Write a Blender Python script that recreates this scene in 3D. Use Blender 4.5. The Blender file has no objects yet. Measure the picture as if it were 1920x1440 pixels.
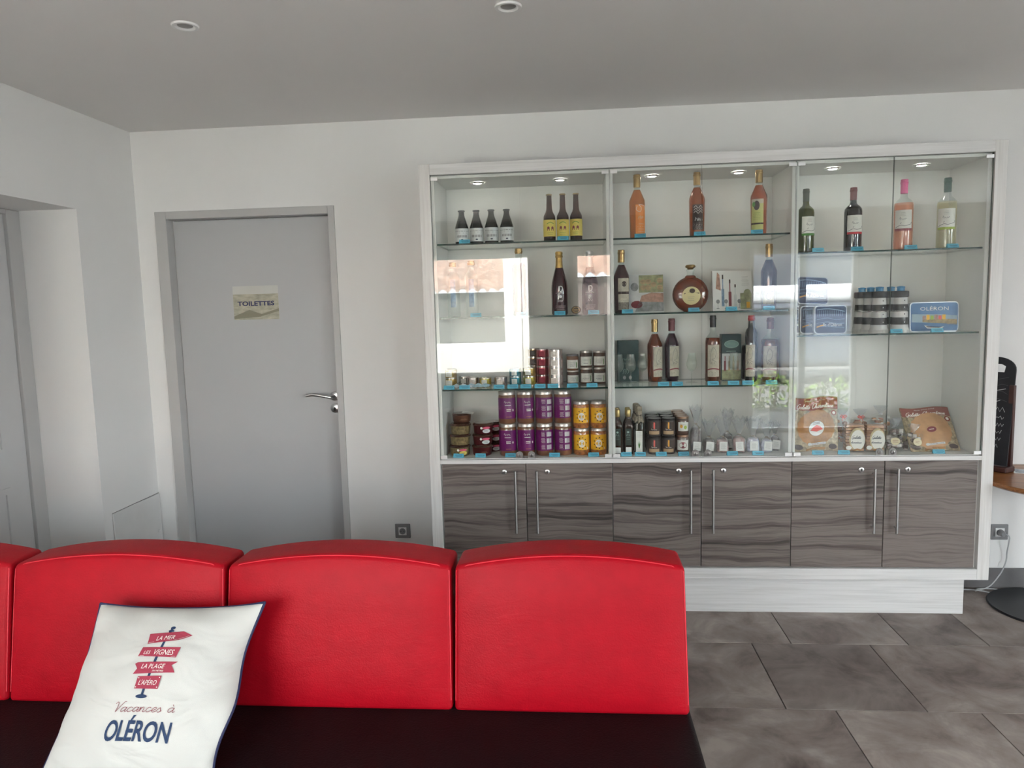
import bpy, bmesh, math, random
from mathutils import Matrix, Vector, noise
sc = bpy.context.scene
col = sc.collection
R = math.radians
PI = math.pi
rnd = random.Random(7)

# ------------------------------------------------------------ camera, sky, sun, exposure
cam_data = bpy.data.cameras.new('camera')
cam = bpy.data.objects.new('camera', cam_data)
col.objects.link(cam)
sc.camera = cam
cam_data.sensor_width = 36
cam_data.lens = 1359.157 / 1920 * 36
cam_data.clip_start = 0.05
cr = Vector((0.99628254, 0.08210952, -0.02606017)); cu = Vector((0.0169544, 0.10970396, 0.9938197)); cf = Vector((-0.08446096, 0.99056704, -0.10790402))
cam.matrix_world = Matrix(((cr.x, cu.x, -cf.x, 0), (cr.y, cu.y, -cf.y, 0), (cr.z, cu.z, -cf.z, 1.5489), (0, 0, 0, 1)))

world = bpy.data.worlds.new('sky')
sc.world = world
world.use_nodes = True
wn = world.node_tree
bg = wn.nodes['Background']
bg.inputs[0].default_value = (.86, .93, 1.0, 1)      # bright hazy sky
bg.inputs[1].default_value = 1.0
sun_data = bpy.data.lights.new('sun', 'SUN'); sun_data.energy = 3.6; sun_data.angle = R(0.5); sun_data.color = (1, .95, .88)
sun = bpy.data.objects.new('sun', sun_data); col.objects.link(sun)
sun.rotation_euler = Vector((0.35, -0.75, -1.0)).to_track_quat('-Z', 'Y').to_euler()
for (px, py, pz, w, h, nx, ny) in ((-1.38, -1.62, 1.43, 1.84, 1.44, 0, 1), (.26, -1.62, 1.755, .48, .79, 0, 1), (2.62, -1.62, 1.05, 1.20, 2.1, 0, 1), (5.10, -.32, 1.37, 2.05, 1.75, -1, 0)):
    pd = bpy.data.lights.new('daylight_portal', 'AREA'); pd.shape = 'RECTANGLE'; pd.size = w; pd.size_y = h
    pd.cycles.is_portal = True
    po = bpy.data.objects.new('daylight_portal', pd); col.objects.link(po)
    po.location = (px, py, pz); po.rotation_euler = Vector((nx, ny, 0)).to_track_quat('-Z', 'Z').to_euler()
vs = sc.view_settings
vs.view_transform = 'Standard'; vs.look = 'None'; vs.gamma = 1.0; vs.use_curve_mapping = False
vs.exposure = 4.45
sc.cycles.use_denoising = True
sc.cycles.max_bounces = 10; sc.cycles.diffuse_bounces = 5; sc.cycles.glossy_bounces = 4; sc.cycles.transmission_bounces = 6; sc.cycles.transparent_max_bounces = 24
sc.cycles.sample_clamp_indirect = 6.0
sc.cycles.caustics_reflective = False; sc.cycles.caustics_refractive = False

# ------------------------------------------------------------ materials
MATS = {}
def nm(name):
    m = bpy.data.materials.new(name); m.use_nodes = True
    MATS[name] = m
    return m, m.node_tree, m.node_tree.nodes['Principled BSDF']
def mat(name, c, rough=.5, metal=0.0, spec=.5, coat=0.0, emis=None, var=0.0, vscale=8.0, bump=0.0, bscale=60.0, stretch=(1, 1, 1)):
    """plain surface with a little procedural variation in colour and relief"""
    m, t, p = nm(name)
    p.inputs['Base Color'].default_value = (*c, 1); p.inputs['Roughness'].default_value = rough
    p.inputs['Metallic'].default_value = metal; p.inputs['Specular IOR Level'].default_value = spec
    if coat: p.inputs['Coat Weight'].default_value = coat; p.inputs['Coat Roughness'].default_value = .05
    if emis: p.inputs['Emission Color'].default_value = (*c, 1); p.inputs['Emission Strength'].default_value = emis
    tc = t.nodes.new('ShaderNodeTexCoord'); mp = t.nodes.new('ShaderNodeMapping'); t.links.new(tc.outputs['Object'], mp.inputs[0]); mp.inputs['Scale'].default_value = stretch
    v = var or .04
    n = t.nodes.new('ShaderNodeTexNoise'); n.inputs['Scale'].default_value = vscale; n.inputs['Detail'].default_value = 5
    t.links.new(mp.outputs[0], n.inputs['Vector'])
    r = t.nodes.new('ShaderNodeMapRange'); r.inputs['From Min'].default_value = .3; r.inputs['From Max'].default_value = .7; r.inputs['To Min'].default_value = 1 - v; r.inputs['To Max'].default_value = 1 + v
    t.links.new(n.outputs[0], r.inputs[0])
    mx = t.nodes.new('ShaderNodeVectorMath'); mx.operation = 'SCALE'; mx.inputs[0].default_value = c
    t.links.new(r.outputs[0], mx.inputs['Scale']); t.links.new(mx.outputs[0], p.inputs['Base Color'])
    if bump:
        n2 = t.nodes.new('ShaderNodeTexNoise'); n2.inputs['Scale'].default_value = bscale; n2.inputs['Detail'].default_value = 4
        t.links.new(mp.outputs[0], n2.inputs['Vector'])
        b = t.nodes.new('ShaderNodeBump'); b.inputs['Strength'].default_value = bump; b.inputs['Distance'].default_value = .01
        t.links.new(n2.outputs[0], b.inputs['Height']); t.links.new(b.outputs[0], p.inputs['Normal'])
    return m
def clear(name, tint, body=0.0, bodycol=None, rough=.02, refl=1.0, bump=0.0):
    """thin glass, bottles, film: see-through with a Fresnel reflection"""
    m, t, p = nm(name)
    bc = bodycol or tint
    p.inputs['Base Color'].default_value = (*bc, 1); p.inputs['Roughness'].default_value = max(rough, .08)
    tr = t.nodes.new('ShaderNodeBsdfTransparent'); tr.inputs[0].default_value = (*tint, 1)
    m1 = t.nodes.new('ShaderNodeMixShader'); m1.inputs[0].default_value = body
    t.links.new(tr.outputs[0], m1.inputs[1]); t.links.new(p.outputs[0], m1.inputs[2])
    gl = t.nodes.new('ShaderNodeBsdfGlossy'); gl.inputs['Roughness'].default_value = rough; gl.inputs[0].default_value = (1, 1, 1, 1)
    fr = t.nodes.new('ShaderNodeFresnel'); fr.inputs['IOR'].default_value = 1.5
    geo = t.nodes.new('ShaderNodeNewGeometry')       # reflect on the outer faces only: the film or pane is thin
    inv = t.nodes.new('ShaderNodeMath'); inv.operation = 'SUBTRACT'; inv.inputs[0].default_value = 1; t.links.new(geo.outputs['Backfacing'], inv.inputs[1])
    k0 = t.nodes.new('ShaderNodeMath'); k0.operation = 'MULTIPLY'; k0.inputs[1].default_value = refl; t.links.new(fr.outputs[0], k0.inputs[0])
    k = t.nodes.new('ShaderNodeMath'); k.operation = 'MULTIPLY'; k.use_clamp = True; t.links.new(k0.outputs[0], k.inputs[0]); t.links.new(inv.outputs[0], k.inputs[1])
    m2 = t.nodes.new('ShaderNodeMixShader'); t.links.new(k.outputs[0], m2.inputs[0]); t.links.new(m1.outputs[0], m2.inputs[1]); t.links.new(gl.outputs[0], m2.inputs[2])
    if bump:
        tc = t.nodes.new('ShaderNodeTexCoord'); n2 = t.nodes.new('ShaderNodeTexNoise'); n2.inputs['Scale'].default_value = 55; t.links.new(tc.outputs['Object'], n2.inputs['Vector'])
        b = t.nodes.new('ShaderNodeBump'); b.inputs['Strength'].default_value = bump; b.inputs['Distance'].default_value = .01
        t.links.new(n2.outputs[0], b.inputs['Height']); t.links.new(b.outputs[0], gl.inputs['Normal']); t.links.new(b.outputs[0], p.inputs['Normal'])
    t.links.new(m2.outputs[0], t.nodes['Material Output'].inputs[0])
    return m
def ramp(t, stops):
    r = t.nodes.new('ShaderNodeValToRGB')
    e = r.color_ramp.elements
    while len(e) < len(stops): e.new(.5)
    for i, (p, c) in enumerate(stops): e[i].position = p; e[i].color = (*c, 1)
    return r
def laminate(name, stops, scale, fine=1.0, rough=.45, bump=.15, rand=True, dist=2.0):
    m, t, p = nm(name)
    tc = t.nodes.new('ShaderNodeTexCoord'); mp = t.nodes.new('ShaderNodeMapping'); mp.inputs['Scale'].default_value = scale
    src = tc.outputs['Object']
    if rand:
        oi = t.nodes.new('ShaderNodeObjectInfo'); a = t.nodes.new('ShaderNodeVectorMath'); a.operation = 'SCALE'; a.inputs[0].default_value = (13, 7, 29)
        t.links.new(oi.outputs['Random'], a.inputs['Scale']); t.links.new(a.outputs[0], mp.inputs['Location'])
    t.links.new(src, mp.inputs[0])
    n = t.nodes.new('ShaderNodeTexNoise'); n.inputs['Scale'].default_value = 1; n.inputs['Detail'].default_value = 7; n.inputs['Roughness'].default_value = .62; n.inputs['Distortion'].default_value = dist
    t.links.new(mp.outputs[0], n.inputs['Vector'])
    mp2 = t.nodes.new('ShaderNodeMapping'); mp2.inputs['Scale'].default_value = tuple(s * (7 if s > 10 else 1.5) for s in scale); t.links.new(src, mp2.inputs[0])
    n2 = t.nodes.new('ShaderNodeTexNoise'); n2.inputs['Scale'].default_value = 1; n2.inputs['Detail'].default_value = 3; t.links.new(mp2.outputs[0], n2.inputs['Vector'])
    ad = t.nodes.new('ShaderNodeMath'); ad.operation = 'MULTIPLY_ADD'; ad.inputs[1].default_value = .22 * fine; t.links.new(n2.outputs[0], ad.inputs[0])
    s = t.nodes.new('ShaderNodeMath'); s.operation = 'SUBTRACT'; s.inputs[1].default_value = .11 * fine; t.links.new(n.outputs[0], s.inputs[0]); t.links.new(s.outputs[0], ad.inputs[2])
    r = ramp(t, stops); t.links.new(ad.outputs[0], r.inputs[0]); t.links.new(r.outputs[0], p.inputs['Base Color'])
    p.inputs['Roughness'].default_value = rough
    b = t.nodes.new('ShaderNodeBump'); b.inputs['Strength'].default_value = bump; b.inputs['Distance'].default_value = .002
    t.links.new(ad.outputs[0], b.inputs['Height']); t.links.new(b.outputs[0], p.inputs['Normal'])
    return m

wall_m = mat('white_wall_paint', (.76, .755, .74), .85, var=.012, vscale=2.5, bump=.06, bscale=180)
ceil_m = mat('grey_ceiling_paint', (.74, .725, .71), .9, var=.01, vscale=2, bump=.05, bscale=150)
doorp_m = mat('grey_door_paint', (.46, .465, .47), .42, var=.01, vscale=3)
frame_m = mat('grey_frame_paint', (.47, .465, .455), .4, var=.02, vscale=5)
door2_m = mat('pale_door_paint', (.55, .545, .54), .45, var=.015)
hatch_m = mat('hatch_paint', (.66, .655, .64), .6)
dark_m = mat('dark_gap', (.02, .02, .02), .8)
wfv = laminate('white_ash_laminate_upright', [(.3, (.55, .53, .505)), (.5, (.635, .62, .595)), (.7, (.69, .68, .655))], (90, 90, 2.5), rand=False, dist=.6)
wfh = laminate('white_ash_laminate', [(.3, (.54, .53, .515)), (.5, (.635, .625, .61)), (.7, (.69, .68, .67))], (2.5, 60, 90), rand=False, dist=.6)
cab_m = mat('pale_grey_cabinet_board', (.74, .74, .715), .5, var=.01)
def grain_wood():
    m, t, p = nm('grey_brown_wood_laminate')
    tc = t.nodes.new('ShaderNodeTexCoord'); oi = t.nodes.new('ShaderNodeObjectInfo'); a = t.nodes.new('ShaderNodeVectorMath'); a.operation = 'SCALE'; a.inputs[0].default_value = (13, 7, 29); t.links.new(oi.outputs['Random'], a.inputs['Scale'])
    p0 = t.nodes.new('ShaderNodeVectorMath'); p0.operation = 'ADD'; t.links.new(tc.outputs['Object'], p0.inputs[0]); t.links.new(a.outputs[0], p0.inputs[1])
    m0 = t.nodes.new('ShaderNodeMapping'); m0.inputs['Scale'].default_value = (1.6, 1, 3.2); t.links.new(p0.outputs[0], m0.inputs[0])
    n0 = t.nodes.new('ShaderNodeTexNoise'); n0.inputs['Scale'].default_value = 2.0; n0.inputs['Detail'].default_value = 2; t.links.new(m0.outputs[0], n0.inputs['Vector'])
    sc0 = t.nodes.new('ShaderNodeVectorMath'); sc0.operation = 'SCALE'; sc0.inputs[0].default_value = (0, 0, .075); t.links.new(n0.outputs[0], sc0.inputs['Scale'])
    p1 = t.nodes.new('ShaderNodeVectorMath'); p1.operation = 'ADD'; t.links.new(p0.outputs[0], p1.inputs[0]); t.links.new(sc0.outputs[0], p1.inputs[1])
    m1 = t.nodes.new('ShaderNodeMapping'); m1.inputs['Scale'].default_value = (.6, 1, 30); t.links.new(p1.outputs[0], m1.inputs[0])
    n1 = t.nodes.new('ShaderNodeTexNoise'); n1.inputs['Scale'].default_value = 1; n1.inputs['Detail'].default_value = 9; n1.inputs['Roughness'].default_value = .72; t.links.new(m1.outputs[0], n1.inputs['Vector'])
    r = ramp(t, [(.36, (.035, .026, .022)), (.43, (.085, .067, .058)), (.49, (.135, .11, .096)), (.55, (.185, .155, .138)), (.62, (.13, .106, .093)), (.70, (.235, .205, .182))]); t.links.new(n1.outputs[0], r.inputs[0]); t.links.new(r.outputs[0], p.inputs['Base Color']); p.inputs['Roughness'].default_value = .5
    b = t.nodes.new('ShaderNodeBump'); b.inputs['Strength'].default_value = .15; b.inputs['Distance'].default_value = .002; t.links.new(n1.outputs[0], b.inputs['Height']); t.links.new(b.outputs[0], p.inputs['Normal'])
    return m
wood_m = grain_wood()
steel_m = mat('brushed_steel', (.62, .61, .60), .28, 1.0, var=.03, stretch=(1, 1, 30))
chrome_m = mat('chrome', (.75, .75, .75), .12, 1.0)
satin_m = mat('satin_metal_clip', (.74, .73, .72), .35, .5)
lock_m = mat('grey_lock_metal', (.22, .21, .20), .35, .7)
glass_m = clear('clear_pane_glass', (.965, .975, .965), rough=.0, refl=1.35)
shelfg_m = clear('clear_shelf_glass', (.93, .96, .94), rough=.01)
gedge_m = clear('green_glass_edge', (.06, .16, .12), body=.75, bodycol=(.012, .045, .034), rough=.1)
pedge_m = clear('pale_glass_edge', (.35, .45, .40), body=.6, bodycol=(.16, .20, .18), rough=.1)
spot_m = mat('lit_spot_lens', (1, .97, .9), .4, emis=1.5)
white_m = mat('white_plastic', (.75, .75, .74), .4)
grey_pl = mat('grey_socket_plastic', (.20, .20, .205), .35)
black_m = mat('black_plastic', (.012, .012, .014), .4)
basedark = mat('black_metal_base', (.008, .008, .010), .35, spec=.4)
blue_card = mat('light_blue_card', (.10, .42, .58), .55)
ink_m = mat('dark_ink', (.02, .03, .06), .6)
red_ink = mat('red_fabric_ink', (.32, .030, .058), .8)
navy_ink = mat('navy_fabric_ink', (.012, .032, .085), .8)
maroon_ink = mat('maroon_ink', (.22, .05, .06), .8)
cream_ink = mat('cream_ink', (.78, .72, .66), .7)
white_ink = mat('white_ink', (.75, .75, .73), .6)
paper_m = mat('white_paper', (.74, .74, .72), .7)
table_m = laminate('honey_wood_tabletop', [(.3, (.16, .055, .018)), (.5, (.30, .12, .04)), (.7, (.42, .19, .075))], (3, 30, 30), rand=False, rough=.3)
brownw_m = mat('dark_red_brown_wood', (.055, .018, .014), .35, var=.2)
slate_m = mat('chalkboard_slate', (.012, .012, .016), .55, var=.2, vscale=14)
cable_m = mat('grey_cable', (.42, .43, .44), .5)

def leather(name, c):
    m = mat(name, c, .5, spec=.2, var=.07, vscale=16, bump=.12, bscale=230)
    t = m.node_tree; p = t.nodes['Principled BSDF']
    tc = t.nodes.new('ShaderNodeTexCoord'); mp = t.nodes.new('ShaderNodeMapping'); mp.inputs['Scale'].default_value = (5, 5, 16); mp.inputs['Rotation'].default_value = (0, .25, 0)
    t.links.new(tc.outputs['Object'], mp.inputs[0])
    n = t.nodes.new('ShaderNodeTexNoise'); n.inputs['Scale'].default_value = 1.6; n.inputs['Detail'].default_value = 6; n.inputs['Distortion'].default_value = 1.5; t.links.new(mp.outputs[0], n.inputs['Vector'])
    b = t.nodes.new('ShaderNodeBump'); b.inputs['Strength'].default_value = .12; b.inputs['Distance'].default_value = .008
    t.links.new(n.outputs[0], b.inputs['Height'])
    old = [l for l in t.links if l.to_socket == p.inputs['Normal']][0].from_node
    t.links.new(b.outputs[0], old.inputs['Normal'])
    return m
red_m = leather('red_leatherette', (.36, .0012, .009))
seam_m = mat('red_seam_thread', (.70, .03, .05), .5)
seat_m = mat('black_brown_leatherette', (.0042, .0014, .0022), .6, spec=.18, var=.15, bump=.2, bscale=200)
cloth_m = mat('ivory_cotton', (.53, .52, .485), .9, spec=.15, var=.02, bump=.12, bscale=700)
def folds(m, s=.5):
    t = m.node_tree; p = t.nodes['Principled BSDF']
    tc = t.nodes.new('ShaderNodeTexCoord'); mp = t.nodes.new('ShaderNodeMapping'); mp.inputs['Scale'].default_value = (4, 4, 11); mp.inputs['Rotation'].default_value = (0, .5, 0); t.links.new(tc.outputs['Object'], mp.inputs[0])
    n = t.nodes.new('ShaderNodeTexNoise'); n.inputs['Scale'].default_value = 1.5; n.inputs['Detail'].default_value = 2; n.inputs['Distortion'].default_value = .8; t.links.new(mp.outputs[0], n.inputs['Vector'])
    b = t.nodes.new('ShaderNodeBump'); b.inputs['Strength'].default_value = s; b.inputs['Distance'].default_value = .02
    t.links.new(n.outputs[0], b.inputs['Height'])
    old = [l for l in t.links if l.to_socket == p.inputs['Normal']][0].from_node
    t.links.new(b.outputs[0], old.inputs['Normal'])
folds(cloth_m, .55)
piping_m = mat('navy_piping', (.012, .015, .06), .7)

def tile_mat():
    m, t, p = nm('grey_stone_floor_tile')
    tc = t.nodes.new('ShaderNodeTexCoord'); oi = t.nodes.new('ShaderNodeObjectInfo')
    a = t.nodes.new('ShaderNodeVectorMath'); a.operation = 'SCALE'; a.inputs[0].default_value = (17, 31, 5); t.links.new(oi.outputs['Random'], a.inputs['Scale'])
    ad = t.nodes.new('ShaderNodeVectorMath'); ad.operation = 'ADD'; t.links.new(tc.outputs['Object'], ad.inputs[0]); t.links.new(a.outputs[0], ad.inputs[1])
    n = t.nodes.new('ShaderNodeTexNoise'); n.inputs['Scale'].default_value = 4.2; n.inputs['Detail'].default_value = 9; n.inputs['Roughness'].default_value = .62; n.inputs['Distortion'].default_value = .5; t.links.new(ad.outputs[0], n.inputs['Vector'])
    r = ramp(t, [(.33, (.115, .086, .074)), (.45, (.200, .160, .143)), (.55, (.250, .208, .188)), (.68, (.355, .305, .275))]); t.links.new(n.outputs[0], r.inputs[0])
    mr = t.nodes.new('ShaderNodeMapRange'); mr.inputs['To Min'].default_value = .86; mr.inputs['To Max'].default_value = 1.14; t.links.new(oi.outputs['Random'], mr.inputs[0])
    s = t.nodes.new('ShaderNodeVectorMath'); s.operation = 'SCALE'; t.links.new(r.outputs[0], s.inputs[0]); t.links.new(mr.outputs[0], s.inputs['Scale']); t.links.new(s.outputs[0], p.inputs['Base Color'])
    p.inputs['Roughness'].default_value = .5; p.inputs['Specular IOR Level'].default_value = .4
    n3 = t.nodes.new('ShaderNodeTexNoise'); n3.inputs['Scale'].default_value = 40; n3.inputs['Detail'].default_value = 6; t.links.new(ad.outputs[0], n3.inputs['Vector'])
    b = t.nodes.new('ShaderNodeBump'); b.inputs['Strength'].default_value = .15; b.inputs['Distance'].default_value = .004; t.links.new(n3.outputs[0], b.inputs['Height']); t.links.new(b.outputs[0], p.inputs['Normal'])
    return m
tile_m = tile_mat()
grout_m = mat('dark_grout', (.055, .048, .044), .9)
skirt_m = mat('dark_grey_skirting_tile', (.13, .125, .125), .5, var=.15, vscale=9)

# ------------------------------------------------------------ mesh builder
class MB:
    def __init__(s): s.v = []; s.f = []; s.m = []; s.mats = []
    def mi(s, m):
        if m not in s.mats: s.mats.append(m)
        return s.mats.index(m)
    def add(s, v, f, m):
        k = len(s.v); i = s.mi(m); s.v += [tuple(q) for q in v]
        for q in f: s.f.append(tuple(a + k for a in q)); s.m.append(i)
        return s
    def box(s, x0, x1, y0, y1, z0, z1, m, side=None):
        v = [(x0, y0, z0), (x1, y0, z0), (x1, y1, z0), (x0, y1, z0), (x0, y0, z1), (x1, y0, z1), (x1, y1, z1), (x0, y1, z1)]
        f = [(0, 3, 2, 1), (4, 5, 6, 7), (0, 1, 5, 4), (1, 2, 6, 5), (2, 3, 7, 6), (3, 0, 4, 7)]
        if side is None: return s.add(v, f, m)
        big, small = side        # index lists of faces taking m, the rest take small
        s.add(v, [f[i] for i in big], m); s.add(v, [f[i] for i in range(6) if i not in big], small)
        return s
    def lathe(s, prof, n, m, c=(0, 0, 0), sx=1, sy=1, sq=0, mats=None, cap=True):
        v = []; f = []; fm = []
        for r, z in prof:
            for k in range(n):
                a = 2 * PI * (k + .5) / n; ca, sa = math.cos(a), math.sin(a)
                q = 1.0
                if sq: q = 1 / (abs(ca) ** sq + abs(sa) ** sq) ** (1 / sq)
                v.append((c[0] + r * ca * q * sx, c[1] + r * sa * q * sy, c[2] + z))
        L = len(prof)
        for i in range(L - 1):
            for k in range(n):
                k2 = (k + 1) % n
                f.append((i * n + k, i * n + k2, (i + 1) * n + k2, (i + 1) * n + k)); fm.append(mats[i] if mats else m)
        if cap:
            if prof[0][0] > 1e-6: f.append(tuple(range(n - 1, -1, -1))); fm.append(fm[0])
            if prof[-1][0] > 1e-6: f.append(tuple((L - 1) * n + k for k in range(n))); fm.append(fm[-1])
        k0 = len(s.v); s.v += v
        for q, mm in zip(f, fm): s.f.append(tuple(a + k0 for a in q)); s.m.append(s.mi(mm))
        return s
    def tube(s, pts, r, m, n=8, closed=False):
        pts = [Vector(p) for p in pts]; L = len(pts); v = []; f = []
        up = None
        for i, p in enumerate(pts):
            a = pts[(i - 1) % L] if (i > 0 or closed) else p; b = pts[(i + 1) % L] if (i < L - 1 or closed) else p
            d = (b - a).normalized()
            if up is None: up = Vector((0, 0, 1)) if abs(d.z) < .9 else Vector((1, 0, 0))
            x = d.cross(up)
            if x.length < 1e-6: x = d.cross(Vector((1, 0.1, 0)))
            x.normalize(); y = x.cross(d).normalized(); up = y
            for k in range(n):
                t = 2 * PI * k / n; v.append(p + x * (r * math.cos(t)) + y * (r * math.sin(t)))
        for i in range(L if closed else L - 1):
            j = (i + 1) % L
            for k in range(n): k2 = (k + 1) % n; f.append((i * n + k, i * n + k2, j * n + k2, j * n + k))
        if not closed: f.append(tuple(range(n - 1, -1, -1))); f.append(tuple((L - 1) * n + k for k in range(n)))
        return s.add(v, f, m)
    def rbox(s, h, r, n, m, c=(0, 0, 0), fn=None):
        """rounded box with n interior divisions per axis, optionally bent by fn"""
        n = (n, n, n) if isinstance(n, int) else n
        ax = []
        for i in range(3):
            rr = min(r, h[i] * .999); inner = [-(h[i] - rr) + 2 * (h[i] - rr) * k / n[i] for k in range(n[i] + 1)]
            e = [rr * math.tan(PI / 4 * k / 3) for k in (3, 2, 1)]
            ax.append([-(h[i] - rr) - q for q in e] + inner + [(h[i] - rr) + q for q in reversed(e)])
        idx = {}; v = []; f = []
        def pt(i, j, k):
            key = (i, j, k)
            if key not in idx:
                p = Vector((ax[0][i], ax[1][j], ax[2][k])); q = Vector([max(-(h[a] - min(r, h[a] * .999)), min(h[a] - min(r, h[a] * .999), p[a])) for a in range(3)])
                d = p - q
                if d.length > 1e-9: p = q + d.normalized() * min(r, min(h) * .999 if False else r)
                if fn: p = Vector(fn(p))
                idx[key] = len(v); v.append(p + Vector(c))
            return idx[key]
        N = [len(a) - 1 for a in ax]
        for i in range(N[0]):
            for j in range(N[1]):
                f.append((pt(i, j, 0), pt(i, j + 1, 0), pt(i + 1, j + 1, 0), pt(i + 1, j, 0))); f.append((pt(i, j, N[2]), pt(i + 1, j, N[2]), pt(i + 1, j + 1, N[2]), pt(i, j + 1, N[2])))
        for i in range(N[0]):
            for k in range(N[2]):
                f.append((pt(i, 0, k), pt(i + 1, 0, k), pt(i + 1, 0, k + 1), pt(i, 0, k + 1))); f.append((pt(i, N[1], k), pt(i, N[1], k + 1), pt(i + 1, N[1], k + 1), pt(i + 1, N[1], k)))
        for j in range(N[1]):
            for k in range(N[2]):
                f.append((pt(0, j, k), pt(0, j, k + 1), pt(0, j + 1, k + 1), pt(0, j + 1, k))); f.append((pt(N[0], j, k), pt(N[0], j + 1, k), pt(N[0], j + 1, k + 1), pt(N[0], j, k + 1)))
        return s.add(v, f, m)
    def build(s, name, parent=None, smooth=False, bev=0, loc=None, rot=None, kind=None, label=None):
        me = bpy.data.meshes.new(name); me.from_pydata(s.v, [], s.f)
        for m in s.mats: me.materials.append(m)
        me.polygons.foreach_set('material_index', s.m)
        if smooth:
            me.polygons.foreach_set('use_smooth', [True] * len(me.polygons))
            me.set_sharp_from_angle(angle=R(40))
        me.update()
        o = bpy.data.objects.new(name, me); col.objects.link(o)
        if parent: o.parent = parent
        if loc: o.location = loc
        if rot: o.rotation_euler = rot
        if bev:
            b = o.modifiers.new('bevel', 'BEVEL'); b.width = bev; b.segments = 2; b.limit_method = 'ANGLE'
        if kind: o['kind'] = kind
        if label: o['label'] = label
        return o

_tc = {}
def text2d(s, size=1.0, shear=0.0, bold=0.0):
    key = (s, shear, bold)
    if key not in _tc:
        c = bpy.data.curves.new('lettering', 'FONT'); c.body = s; c.size = 1; c.shear = shear; c.offset = bold; c.resolution_u = 4 if len(s) < 14 and bold else 2
        c.align_x = 'CENTER'; c.fill_mode = 'FRONT'
        o = bpy.data.objects.new('lettering', c); col.objects.link(o)
        me = bpy.data.meshes.new_from_object(o)
        v = [(p.co.x, p.co.y) for p in me.vertices]; f = [tuple(p.vertices) for p in me.polygons]
        bpy.data.objects.remove(o); bpy.data.meshes.remove(me); bpy.data.curves.remove(c)
        xs = [p[0] for p in v]; ys = [p[1] for p in v]; x0 = (min(xs) + max(xs)) / 2; y0 = 0
        cap = .69
        _tc[key] = ([((a - x0), b / 1) for a, b in v], f, max(xs) - min(xs))
    v, f, w = _tc[key]
    return v, f, w

ST = {'V': ([[(-.1, 1.7), (.1, 2.05), (.3, 1.9), (.45, 1), (.5, 0), (.8, 1.1), (1.2, 2.1), (1.5, 2.15)]], 1.15),
 'a': ([[(.8, .85), (.5, 1), (.2, .8), (.1, .4), (.25, .03), (.5, .15), (.78, .7), (.82, 1), (.76, .35), (.87, .03), (1.1, .3)]], 1.0),
 'à': ([[(.8, .85), (.5, 1), (.2, .8), (.1, .4), (.25, .03), (.5, .15), (.78, .7), (.82, 1), (.76, .35), (.87, .03), (1.1, .3)], [(.35, 1.7), (.62, 1.3)]], 1.0),
 'c': ([[(.75, .8), (.5, 1), (.2, .75), (.1, .35), (.3, .02), (.6, .1), (.9, .4)]], .85),
 'n': ([[(0, .4), (.18, 1), (.15, .05), (.25, .6), (.5, 1), (.66, .8), (.66, .2), (.8, .02), (1.05, .3)]], 1.0),
 'e': ([[(0, .3), (.5, .5), (.68, .8), (.48, 1), (.2, .75), (.12, .35), (.3, .02), (.6, .08), (.85, .35)]], .8),
 's': ([[(0, .3), (.42, .95), (.5, .7), (.62, .3), (.42, .0), (.15, .12)], [(.42, .0), (.8, .35)]], .75),
 'G': ([[(1.3, 1.8), (1.0, 2.1), (.4, 1.8), (.1, .9), (.4, .05), (1, .3), (1.15, 1), (.8, .95), (1.3, 1.0), (1.1, -.3), (.6, -.5)]], 1.45),
 'C': ([[(1.2, 1.8), (.9, 2.1), (.4, 1.8), (.1, .9), (.4, .05), (.9, .1), (1.3, .5)]], 1.35),
 'l': ([[(0, .3), (.42, 1.5), (.38, 2.1), (.2, 1.8), (.15, .4), (.3, .02), (.55, .3)]], .5),
 't': ([[(0, .3), (.35, 1.8), (.25, .3), (.4, .02), (.65, .3)], [(.05, 1.25), (.6, 1.35)]], .6),
 'h': ([[(0, .3), (.38, 1.6), (.3, 2.1), (.15, 1.7), (.1, 0), (.25, .7), (.5, 1), (.65, .7), (.65, .2), (.8, .02), (1, .3)]], .95),
 'r': ([[(0, .4), (.2, 1.1), (.3, .95), (.5, 1), (.5, .3), (.65, .02), (.85, .3)]], .8),
 'i': ([[(0, .3), (.25, 1), (.2, .3), (.35, .02), (.6, .3)], [(.3, 1.4), (.34, 1.45)]], .5), ' ': ([], .9)}
def smoothline(p, k=4):
    o = []
    for i in range(len(p) - 1):
        a = p[max(i - 1, 0)]; b = p[i]; c = p[i + 1]; d = p[min(i + 2, len(p) - 1)]
        for j in range(k):
            t = j / k
            o.append(tuple(.5 * ((2 * b[q]) + (-a[q] + c[q]) * t + (2 * a[q] - 5 * b[q] + 4 * c[q] - d[q]) * t * t + (-a[q] + 3 * b[q] - 3 * c[q] + d[q]) * t ** 3) for q in (0, 1)))
    o.append(p[-1]); return o

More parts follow.
